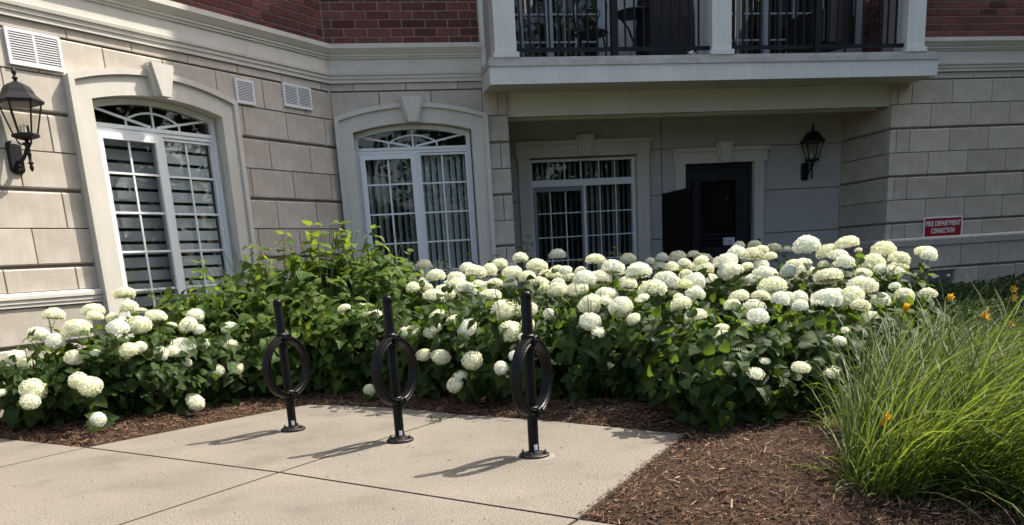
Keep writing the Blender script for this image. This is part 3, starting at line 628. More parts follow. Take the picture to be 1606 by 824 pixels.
def rounded(w, h, r, y):
    P = []
    for cx, cz, a0 in ((w - r, h - r, 0), (-w + r, h - r, 90), (-w + r, -h + r, 180), (w - r, -h + r, 270)):
        P += [(cx + r * math.cos(R(a0 + a)), y, cz + r * math.sin(R(a0 + a))) for a in (0, 30, 60, 90)]
    return P
f = MB(); f.grid([rounded(.303, .138, .02, y) for y in (-.006, -.010)], closed_u=True); f.poly(rounded(.303, .138, .02, -.010)[::-1]); f.build('plate', M['sign_white'], SG)
f = MB(); f.poly(rounded(.284, .119, .006, -.0108)[::-1]); f.build('red_field', M['sign_red'], SG)
for txt, z, wd in (('FIRE DEPARTMENT', .018, .535), ('CONNECTION', -.078, .365)):
    cu = bpy.data.curves.new('lettering', 'FONT'); cu.body = txt; cu.align_x = 'CENTER'; cu.size = .092; cu.offset = .0022; cu.extrude = .0004; cu.space_character = 1.12
    tmp = bpy.data.objects.new('lettering', cu); COL.objects.link(tmp); bpy.context.view_layer.update()
    me = bpy.data.meshes.new_from_object(tmp.evaluated_get(bpy.context.evaluated_depsgraph_get())); bpy.data.objects.remove(tmp); me.materials.clear(); me.materials.append(M['sign_white'])
    xs = [v.co.x for v in me.vertices]; k = wd / (max(xs) - min(xs)); me.transform(Matrix.Diagonal((k, 1, 1, 1)))
    o = link('lettering', me, SG, (0, -.0118, z)); o.rotation_euler = (R(90), 0, 0)
BX = thing('wall_box', 'galvanised metal box low on the shaded stone wall above the hedge', 'box', (8.222, YC, .445))
MB().box(-.19, .19, -.05, .0, -.075, .065).build('housing', M['steel'], BX); f = MB(); f.box(-.21, .21, -.075, .0, .065, .08); f.build('hood', M['steel'], BX)
me = MB().lathe([(.03, 0), (.03, .02), (.018, .03)], seg=10).mesh('cap', M['steel'])
for x in (-.09, .09): link('cap', me, BX, (x, -.05, -.02)).rotation_euler = (R(90), 0, 0)
SL = thing('ceiling_light', 'small square fixture under the recess beam above the wall joint', 'light fitting', (4.62, YC + .62, 2.92))
MB().box(-.10, .10, -.10, .10, -.05, 0).build('housing', M['flashing'], SL)

# ---------------------------------------------------------------- ground
link('ground', MB().box(-150, 150, -150, 150, -.6, -.35).mesh('ground', M['ground']))['kind'] = 'structure'
d1 = Vector((-.39 + 1.67, 4.359 - 5.64)).normalized()                      # along the walk; the pad's joint runs across it
P_sl, P_jx, P_j2, P_sr, P_bk, P_jb = (-1.67, 5.64), (-.39, 4.359), (.836, 3.0), (1.837, 4.256), (-.32, 6.62), (.74, 5.56)
PANELS = [[P_sl, P_jx, P_jb, (.42, 5.98), (-.05, 6.43), P_bk],
          [P_jx, P_j2, P_sr, (1.23, 5.03), P_jb],
          [P_sl, (-3.0, 4.24), (-1.72, 2.90), P_jx], [P_jx, (-1.72, 2.90), (-.5, 1.55), P_j2],
          [(-3.25, 7.1), (-4.6, 5.65), (-3.0, 4.24), P_sl],
          [(-3.0, 4.24), (-6.2, .8), (-4.9, -.5), (-1.72, 2.90)], [(-1.72, 2.90), (-4.9, -.5), (-3.6, -1.8), (-.5, 1.55)],
          [P_j2, (-.5, 1.55), (.8, .2), (2.1, 1.7)], [(-.5, 1.55), (-3.6, -1.8), (-2.3, -3.1), (.8, .2)]]
CP = link('concrete_pad', None); CP['kind'] = 'structure'
def shrink(P, g):
    n = len(P); out = []
    P = [Vector(p) for p in P]; A = sum(P[i].x * P[(i + 1) % n].y - P[(i + 1) % n].x * P[i].y for i in range(n))
    if A < 0: P = P[::-1]
    for i in range(n):
        e0 = (P[i] - P[i - 1]).normalized(); e1 = (P[(i + 1) % n] - P[i]).normalized(); n0 = Vector((-e0.y, e0.x)); n1 = Vector((-e1.y, e1.x))
        b = (n0 + n1); b = b / max(b.length_squared, .2) * 2; out.append(P[i] + b * g)
    return out
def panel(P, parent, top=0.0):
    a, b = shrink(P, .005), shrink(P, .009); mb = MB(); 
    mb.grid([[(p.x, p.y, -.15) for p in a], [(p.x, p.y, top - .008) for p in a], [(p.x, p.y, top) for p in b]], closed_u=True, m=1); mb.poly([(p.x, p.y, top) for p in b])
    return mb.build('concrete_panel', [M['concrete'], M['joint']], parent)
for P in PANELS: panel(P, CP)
WK = link('side_path', None); WK['kind'] = 'structure'
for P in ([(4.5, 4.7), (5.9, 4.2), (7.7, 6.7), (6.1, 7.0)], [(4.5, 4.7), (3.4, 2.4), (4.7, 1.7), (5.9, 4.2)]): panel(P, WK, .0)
from mathutils import noise as mnoise
def inside(P, x, y):
    c = False; n = len(P)
    for i in range(n):
        (x0, y0), (x1, y1) = P[i], P[i - 1]
        if (y0 > y) != (y1 > y) and x < (x1 - x0) * (y - y0) / (y1 - y0) + x0: c = not c
    return c
SOLID = PANELS + [[(4.5, 4.7), (5.9, 4.2), (7.7, 6.7), (6.1, 7.0)], [(4.5, 4.7), (3.4, 2.4), (4.7, 1.7), (5.9, 4.2)]]
def seg_dist(x, y, a, b):
    ax, ay, bx, by = a[0], a[1], b[0], b[1]; dx, dy = bx - ax, by - ay; t = max(0, min(1, ((x - ax) * dx + (y - ay) * dy) / (dx * dx + dy * dy)))
    return math.hypot(x - ax - t * dx, y - ay - t * dy)
def on_slab(x, y): return any(inside(P, x, y) for P in SOLID)
def outer(a, b):
    m = ((a[0] + b[0]) / 2, (a[1] + b[1]) / 2); n = Vector((a[1] - b[1], b[0] - a[0])).normalized() * .05
    return not (on_slab(m[0] + n.x, m[1] + n.y) and on_slab(m[0] - n.x, m[1] - n.y))
EDGES = [(P[i - 1], P[i]) for P in SOLID for i in range(len(P)) if outer(P[i - 1], P[i])]
def ground_z(x, y):
    z = .022 * mnoise.noise(Vector((x * 1.7, y * 1.7, 0))) + .018 * mnoise.noise(Vector((x * 6, y * 6, 3))) + .010 * mnoise.noise(Vector((x * 17, y * 17, 7)))
    d = min(seg_dist(x, y, a, b) for a, b in EDGES)
    if on_slab(x, y): return -.03 - min(.11, d * 2)
    return max(-.02, -.008 + z * min(1, .3 + d * 2) + min(.045, d * .10))
def bed_mesh(name, x0, x1, y0, y1, st):
    nx, ny = int((x1 - x0) / st) + 1, int((y1 - y0) / st) + 1
    mb = MB(); mb.grid([[(x0 + i * st, y0 + j * st, ground_z(x0 + i * st, y0 + j * st)) for i in range(nx)] for j in range(ny)])
    return mb.mesh(name, M['mulch'], True)
link('mulch_bed', bed_mesh('mulch_bed', -4.5, 9.5, .6, 10.5, .085))['kind'] = 'structure'
# shredded bark, one splinter at a time
def chips(name, n, sampler, m, lmin, lmax, wmin, wmax, lift=.012, tilt=.35):
    V = []; F = []
    k = 0
    while k < n:
        x, y = sampler()
        if on_slab(x, y): continue
        z = ground_z(x, y) + random.uniform(0, lift)
        V += shard(x, y, z, lmin, lmax, wmin, wmax, tilt); b = 6 * k; F += [(b, b + 1, b + 4, b + 3), (b + 1, b + 2, b + 5, b + 4), (b + 2, b, b + 3, b + 5), (b, b + 2, b + 1), (b + 3, b + 4, b + 5)]; k += 1
    me = bpy.data.meshes.new(name); me.from_pydata(V, [], F); me.materials.append(m); me.update(); return me
def shard(x, y, z, lmin, lmax, wmin, wmax, tilt):
    a = random.uniform(0, PI); L = lmin + (lmax - lmin) * random.random() ** 2.2; w = random.uniform(wmin, wmax); c, s = math.cos(a), math.sin(a); t = random.gauss(0, tilt) * L / 2; h = w * .45
    ex, ey = c * L / 2, s * L / 2; px, py = -s * w / 2, c * w / 2; k2 = random.uniform(.2, .9)
    return [(x - ex - px, y - ey - py, z - t), (x - ex + px, y - ey + py, z - t), (x - ex, y - ey, z - t + h), (x + ex - px * k2, y + ey - py * k2, z + t), (x + ex + px * k2, y + ey + py * k2, z + t), (x + ex, y + ey, z + t + h * k2)]
def near_bed():
    while True:
        x, y = random.uniform(.55, 3.6), random.uniform(1.9, 5.0)
        if random.random() < min(1, (2.6 / max(y, .1)) ** 1.6): return x, y
def strip_bed():
    t = random.random(); x = -.5 + 3.0 * t + random.gauss(0, .1); y = 6.75 - 2.75 * t + abs(random.gauss(0, .45)); return x, y
def left_bed():
    t = random.random(); return -3.2 + 3.0 * t, 7.1 - .95 * (1 - abs(t - .52) * 1.6) + random.gauss(.15, .4)
MC = link('mulch_chips', None); stuff(MC)
stuff(link('mulch_chips', chips('mulch_chips', 21000, near_bed, M['chips'], .009, .062, .0022, .0085), MC)); stuff(link('mulch_chips', chips('mulch_chips', 5500, strip_bed, M['chips'], .015, .08, .004, .012), MC)); stuff(link('mulch_chips', chips('mulch_chips', 5000, left_bed, M['chips'], .015, .08, .004, .012), MC))
stuff(link('mulch_chips', chips('mulch_chips', 1000, near_bed, M['pale_chips'], .012, .065, .003, .009, .02, .5), MC))
def edge_spill():
    a, b = ((.836, 3.0), P_sr) if random.random() < .75 else (P_j2, (2.1, 1.7))
    t = random.random(); d = abs(random.gauss(0, .016)); e = Vector((b[0] - a[0], b[1] - a[1])).normalized(); return a[0] + (b[0] - a[0]) * t - e.y * d, a[1] + (b[1] - a[1]) * t + e.x * d
V = []; F = []
for k in range(260):
    x, y = edge_spill()
    V += shard(x, y, .004, .006, .035, .003, .007, .1); b = 6 * k; F += [(b, b + 1, b + 4, b + 3), (b + 1, b + 2, b + 5, b + 4), (b + 2, b, b + 3, b + 5), (b, b + 2, b + 1), (b + 3, b + 4, b + 5)]
me = bpy.data.meshes.new('mulch_chips'); me.from_pydata(V, [], F); me.materials.append(M['chips']); stuff(link('mulch_chips', me, MC))
V = []; F = []; k = 0
while k < 130:                                                       # bits of bark and petals lying on the concrete
    x, y = random.uniform(-1.8, 1.7), random.uniform(2.5, 6.2)
    if not on_slab(x, y): continue
    V += shard(x, y, .003, .006, .02, .003, .006, .05); b = 6 * k; F += [(b, b + 1, b + 4, b + 3), (b + 1, b + 2, b + 5, b + 4), (b + 2, b, b + 3, b + 5), (b, b + 2, b + 1), (b + 3, b + 4, b + 5)]; k += 1
me = bpy.data.meshes.new('dry_bits'); me.from_pydata(V, [], F); me.materials.append(M['grit']); stuff(link('dry_bits', me))

# ---------------------------------------------------------------- bicycle posts with rings
def bike_post(label, x, y):
    t = thing('bike_post', label, 'bike rack', (x, y, 0), 0, 'ring and post bike racks on the concrete pad')
    rz = math.atan2(-.629, .777) + PI / 2                                # ring's normal faces right and towards the camera
    MB().lathe([(.0275, .008), (.0275, .800), (.0265, .804), (.0265, .808), (.0285, .812), (.0285, .830), (.026, .840), (.016, .847), (.001, .850)], seg=24).build('post', M['black'], t, smooth=True)
    b = MB(); b.lathe([(.078, 0), (.080, .004), (.080, .013), (.076, .016), (.040, .018), (.036, .028), (.031, .030)], seg=28); o = b.build('base_flange', M['rust'], t)
    for k in range(4):
        a = PI / 4 + PI / 2 * k + .3
        MB().lathe([(.011, .014), (.011, .024), (.005, .026), (.005, .036)], (.060 * math.cos(a), .060 * math.sin(a), 0), 6).build('bolt', M['rust'], o)
    # ring: rounded rectangular section, shallow grooves along both edges
    zc = .417; prof = [(.165, -.021), (.169, -.026), (.176, -.026), (.180, -.019), (.186, -.019), (.190, -.026), (.198, -.024), (.201, -.014), (.201, .014), (.198, .024), (.190, .026), (.186, .019), (.180, .019), (.176, .026), (.169, .026), (.165, .021)]
    g = MB(); g.grid([[(r * math.cos(a), y_ - .012, zc + r * math.sin(a)) for r, y_ in prof] for a in np.linspace(0, 2 * PI, 48, endpoint=False)], closed_u=True, closed_v=True)
    ring = g.build('ring', M['black'], t, rz=rz, smooth=False)
    for sz in (1, -1):
        c = MB(); c.lathe([(.031, -.034), (.036, -.028), (.036, .028), (.031, .034)], (0, 0, zc + sz * .183), 20); o = c.build('collar', M['black'], t, smooth=False)
        d = MB(); d.lathe([(.030, 0), (.030, .014), (.027, .018), (.021, .018), (.019, .012), (.013, .012), (.011, .018), (.001, .020)], (0, 0, 0), 20); q = d.build('boss', M['black'], o, (-math.sin(-rz) * -.036 if 0 else .036 * math.sin(rz), -.036 * math.cos(rz), zc + sz * .183)); q.rotation_euler = (R(90), 0, rz)
    s = MB(); A = [R(-100 + 5 * i) for i in range(9)]
    s.grid([[(.0282 * math.cos(a), .0282 * math.sin(a), z) for a in A] for z in (.038, .068)]); s.build('maker_label', M['paper'], t)
    return t
for (x, y), lb in zip(((.922, 4.114), (.279, 4.852), (-.372, 5.551)), ('nearest black ring and post bike rack, rightmost of the three', 'middle black ring and post bike rack of the row of three', 'farthest black ring and post bike rack, leftmost of the three')):
    o = bike_post(lb, x, y)
    if x > .9:
        g = MB(); g.lathe([(.100, 0), (.093, .002), (.02, .0025)], (.008, -.006, .0005), 22); g.build('cement_pad', mat('pale_cement', (.20, .185, .158), .95, .1, mottle=.15, mscale=30), o)

# ---------------------------------------------------------------- hydrangeas
def leaf_data(curl, fold, tipdrop):
    vs = [0, .10, .27, .50, .76, 1.0]; hw = [0, .29, .405, .36, .19, 0]
    V = []; UV = []; idx = {}
    for i, (v, w) in enumerate(zip(vs, hw)):
        zz = -tipdrop * v * v + curl * math.sin(v * PI) * .1
        for s in ((-1, 0, 1) if w else (0,)):
            idx[i, s] = len(V); V.append((s * w, v if s == 0 or i > 1 else v - .05, zz + abs(s) * w * fold + (.02 * (-1) ** i if s else 0))); UV.append((s * w, v))
    F = []
    for i in range(5):
        for s in (-1, 1):
            a, b, c, d = idx[i, 0], idx.get((i, s)), idx.get((i + 1, s)), idx[i + 1, 0]
            q = [k for k in (a, b, c, d) if k is not None]
            F.append(tuple(q if s > 0 else q[::-1]))
    return V, F, UV
LEAVES = [leaf_data(*p) for p in ((.5, .12, .18), (.9, .20, .32), (.2, .05, .10), (1.1, .28, .42))]
def leaf_mesh(i, m):
    V, F, UV = LEAVES[i]; me = bpy.data.meshes.new('leaf'); me.from_pydata(V, [], F); me.materials.append(m)
    uv = me.uv_layers.new(name='UVMap')
    for l in me.loops: uv.data[l.index].uv = UV[l.vertex_index]
    me.polygons.foreach_set('use_smooth', [True] * len(me.polygons)); me.update(); return me
LEAF_ME = {k: [leaf_mesh(i, M[k]) for i in range(4)] for k in ('leaf', 'leaf_l')}
def frame(axis, nrm):
    y = axis.normalized(); z = (nrm - y * nrm.dot(y)); z = z.normalized() if z.length > 1e-4 else Vector((0, 0, 1)); x = y.cross(z)
    return x, y, z
def head_mesh(n, low, flat, m, seed, gap=0.0):
    """a mophead: hundreds of four petalled florets over a dome"""
    rn = random.Random(seed); V = []; F = []; mi = []
    gold = PI * (3 - 5 ** .5)
    lump = [(Vector((rn.gauss(0, 1), rn.gauss(0, 1), rn.gauss(.3, .8))).normalized(), rn.uniform(-.10, .16)) for _ in range(9)]
    for k in range(n):
        z = 1 - (1 - low) * (k + .5) / n; r = math.sqrt(max(0, 1 - z * z)); a = gold * k
        if rn.random() < gap: continue
        nv = Vector((r * math.cos(a), r * math.sin(a), z)); rad = 1 + sum(h * max(0, nv.dot(d)) ** 5 for d, h in lump) + rn.uniform(-.07, .05)
        p = Vector((nv.x, nv.y, nv.z * flat)) * rad
        nn = (nv + Vector((rn.gauss(0, .30), rn.gauss(0, .30), rn.gauss(0, .30)))).normalized(); u = nn.orthogonal().normalized(); v = nn.cross(u); t0 = rn.uniform(0, PI); S = rn.uniform(.115, .165)
        for q in range(4):
            t = t0 + q * PI / 2 + rn.gauss(0, .12); d = u * math.cos(t) + v * math.sin(t); e = nn.cross(d); s = S * rn.uniform(.85, 1.1)
            b = len(V); V += [p, p + d * s * .55 + e * s * .42 + nn * s * .16, p + d * s + nn * s * .05, p + d * s * .55 - e * s * .42 + nn * s * .16]; F.append((b, b + 1, b + 2, b + 3)); mi.append(0)
    c = len(V)                                                     # green heart that the florets stand on
    rows = [[Vector((.84 * math.sin(th) * math.cos(ph), .84 * math.sin(th) * math.sin(ph), .84 * flat * math.cos(th))) for ph in np.linspace(0, 2 * PI, 12, endpoint=False)] for th in np.linspace(.05, math.acos(low) - .02, 6)]
    for rr in rows: V += rr
    for i in range(5):
        for j in range(12): F.append((c + i * 12 + j, c + i * 12 + (j + 1) % 12, c + (i + 1) * 12 + (j + 1) % 12, c + (i + 1) * 12 + j)); mi.append(1)
    me = bpy.data.meshes.new('flower_head'); me.from_pydata([tuple(p) for p in V], [], F); me.materials.append(m); me.materials.append(M['heart']); me.polygons.foreach_set('material_index', mi); me.update(); return me
PT = ['petal', 'petal_w', 'petal', 'petal_o', 'petal', 'petal_w']
HEADS = {0: [head_mesh(290, -.75, random.uniform(.86, .98), M[PT[i]], 10 + i, .02) for i in range(6)], 1: [head_mesh(265, -.42, random.uniform(.70, .88), M[PT[i]], 20 + i, .02) for i in range(6)], 2: [head_mesh(170, -.25, .70, M['petal_g'], 30, .05)], 3: [head_mesh(110, -.2, .62, M['petal'], 40 + i, .30) for i in range(2)]}

class Quads:
    """joined leaves of one bush's interior"""
    def __init__(s): s.V = []; s.F = []
    def add(s, V, F): n = sum(len(a) for a in s.V); s.V.append(V); s.F += [tuple(i + n for i in f) for f in F]
    def mesh(s, name, m):
        me = bpy.data.meshes.new(name); me.from_pydata(np.concatenate(s.V).tolist() if s.V else [], [], s.F); me.materials.append(m); me.update(); return me
BL = []
FC = []                                                            # bloom centres and radii: leaves keep clear of them
def clear_of_blooms(p):
    if not len(FC): return True
    a = np.array(p); return not (((FC[:, :3] - a) ** 2).sum(1) < (FC[:, 3] + .035) ** 2).any()
def add_leaf(bush, base, kind, p, axis, nrm, size, limit=290):
    """one leaf object while the bush has room for more"""
    if not clear_of_blooms(p + axis.normalized() * size * .5): return
    x, y, z = frame(axis, nrm); q = p - base; w = size * random.uniform(.88, 1.1)
    o = bpy.data.objects.new('leaf', LEAF_ME[kind][random.choice((0, 0, 1, 1, 2, 3))]); COL.objects.link(o); o.parent = bush
    o.matrix_basis = Matrix(((x.x * w, y.x * size, z.x * size, q.x), (x.y * w, y.y * size, z.y * size, q.y), (x.z * w, y.z * size, z.z * size, q.z), (0, 0, 0, 1)))
def bush(name, label, cx, cy, rx, ry, h, n_stem, kind, size, flowers, group, inner=240, low=.08, nodes=4, spread_up=.35, frontal=.65, limit=295, belly=.5):
    t = thing(name, label, 'shrub', (cx, cy, 0), 0, group); base = Vector((cx, cy, 0)); cen = Vector((cx, cy, h * .45))
    stems = MB(); count = 0
    view = Vector((-cx, -cy, 0)).normalized()
    tips = []
    for f in flowers: tips.append((Vector(f[:3]), f))
    for k in range(n_stem):
        u = (k + random.random()) / n_stem; zz = low + (1 - low) * (1 - (1 - u) ** 1.25)
        e = abs(zz - belly) / .62; rho = max(.06, 1 - e ** 2.6) ** (1 / 2.2) * random.uniform(.86, 1.06)
        a = math.atan2(view.y, view.x) + (random.gauss(0, .95) if random.random() < frontal else random.uniform(-PI, PI))
        tips.append((Vector((cx + rx * rho * math.cos(a), cy + ry * rho * math.sin(a), h * zz * random.uniform(.94, 1.06))), None))
    for tip, f in tips:
        out = tip - cen; out.z *= .6; out = out.normalized() if out.length > 1e-3 else Vector((0, 0, 1))
        rel = tip - base; foot = base + Vector((rel.x * .3, rel.y * .3, -.02)); mid = foot.lerp(tip, .55) + Vector((-rel.x * .10, -rel.y * .10, tip.z * .12))
        end = tip - (Vector((0, 0, f[3] * .45)) if f else Vector((0, 0, 0)))
        pts = [foot, mid, mid.lerp(end, .6) + Vector((0, 0, .015)), end]
        stems.tube([p - base for p in pts], [.0042, .0036, .003, .0024], 4, cap=False)
        ax = (pts[3] - pts[1]).normalized(); L = (pts[3] - pts[1]).length
        if f:
            r = f[3]; fl = f[4]; key = 2 if fl == 2 else (3 if r < .045 and random.random() < .5 else (1 if f[5] or (tip.z > .72) else 0))
            o = bpy.data.objects.new('flower_head', random.choice(HEADS[key])); COL.objects.link(o); o.parent = t
            ti = Vector((out.x * .55, out.y * .55, 1)).normalized() if key in (0, 3) else Vector((out.x * .28, out.y * .28, 1)).normalized()
            q = ti.to_track_quat('Z', 'Y').to_matrix().to_4x4() @ Matrix.Rotation(random.uniform(0, 6), 4, 'Z')
            o.matrix_basis = Matrix.Translation(tip - base) @ q @ Matrix.Diagonal((r * random.uniform(1, 1.16), r * random.uniform(.95, 1.1), r * random.uniform(.9, 1.06), 1))
        d0 = ax.orthogonal().normalized(); d1_ = ax.cross(d0)
        for k in range(nodes):
            s = (.05 + (.03 if f else -.035)) + .088 * k + random.uniform(-.012, .012)
            if s > L * 1.25 or count >= limit: break
            p = pts[3] - ax * s; dd = (d0 if k % 2 == 0 else d1_); dd = Matrix.Rotation(random.gauss(0, .3), 3, ax) @ dd
            sz = size * (.62 + .16 * min(k + (1 if f else 0), 3)) * random.uniform(.82, 1.15)
            for sg in (-1, 1):
                if count >= limit: break
                la = (dd * sg + out * .45 + ax * (.35 if k == 0 and not f else .08) - Vector((0, 0, 1)) * random.uniform(.15, .75)).normalized()
                nn = (Vector((0, 0, 1)) * spread_up + out * .75 + ax * .25 + Vector((random.gauss(0, .22), random.gauss(0, .22), random.gauss(0, .22))))
                add_leaf(t, base, kind, p + la * .012, la, nn, sz); count += 1
    stuff(stems.build('stems', M['stem'], t))
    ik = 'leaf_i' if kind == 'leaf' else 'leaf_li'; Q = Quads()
    for k in range(inner):
        d = Vector((random.gauss(0, 1), random.gauss(0, 1), random.gauss(0, 1))).normalized() * random.uniform(.35, .98)
        p = Vector((rx * d.x, ry * d.y, h * (.47 + .45 * d.z)))
        if p.z < .05: continue
        la = (Vector((d.x, d.y, 0)) + Vector((random.gauss(0, .5), random.gauss(0, .5), random.uniform(-.9, .1)))).normalized(); nn = d + Vector((0, 0, .7)) + Vector((random.gauss(0, .3), random.gauss(0, .3), 0))
        x, y, z = frame(la, nn); sz = size * random.uniform(.7, 1.1); V, F, _ = LEAVES[k % 4]; A = np.array(V) * sz
        Q.add(A[:, :1] * np.array(x) + A[:, 1:2] * np.array(y) + A[:, 2:] * np.array(z) + np.array(p), F)
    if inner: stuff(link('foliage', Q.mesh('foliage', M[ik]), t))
    return t
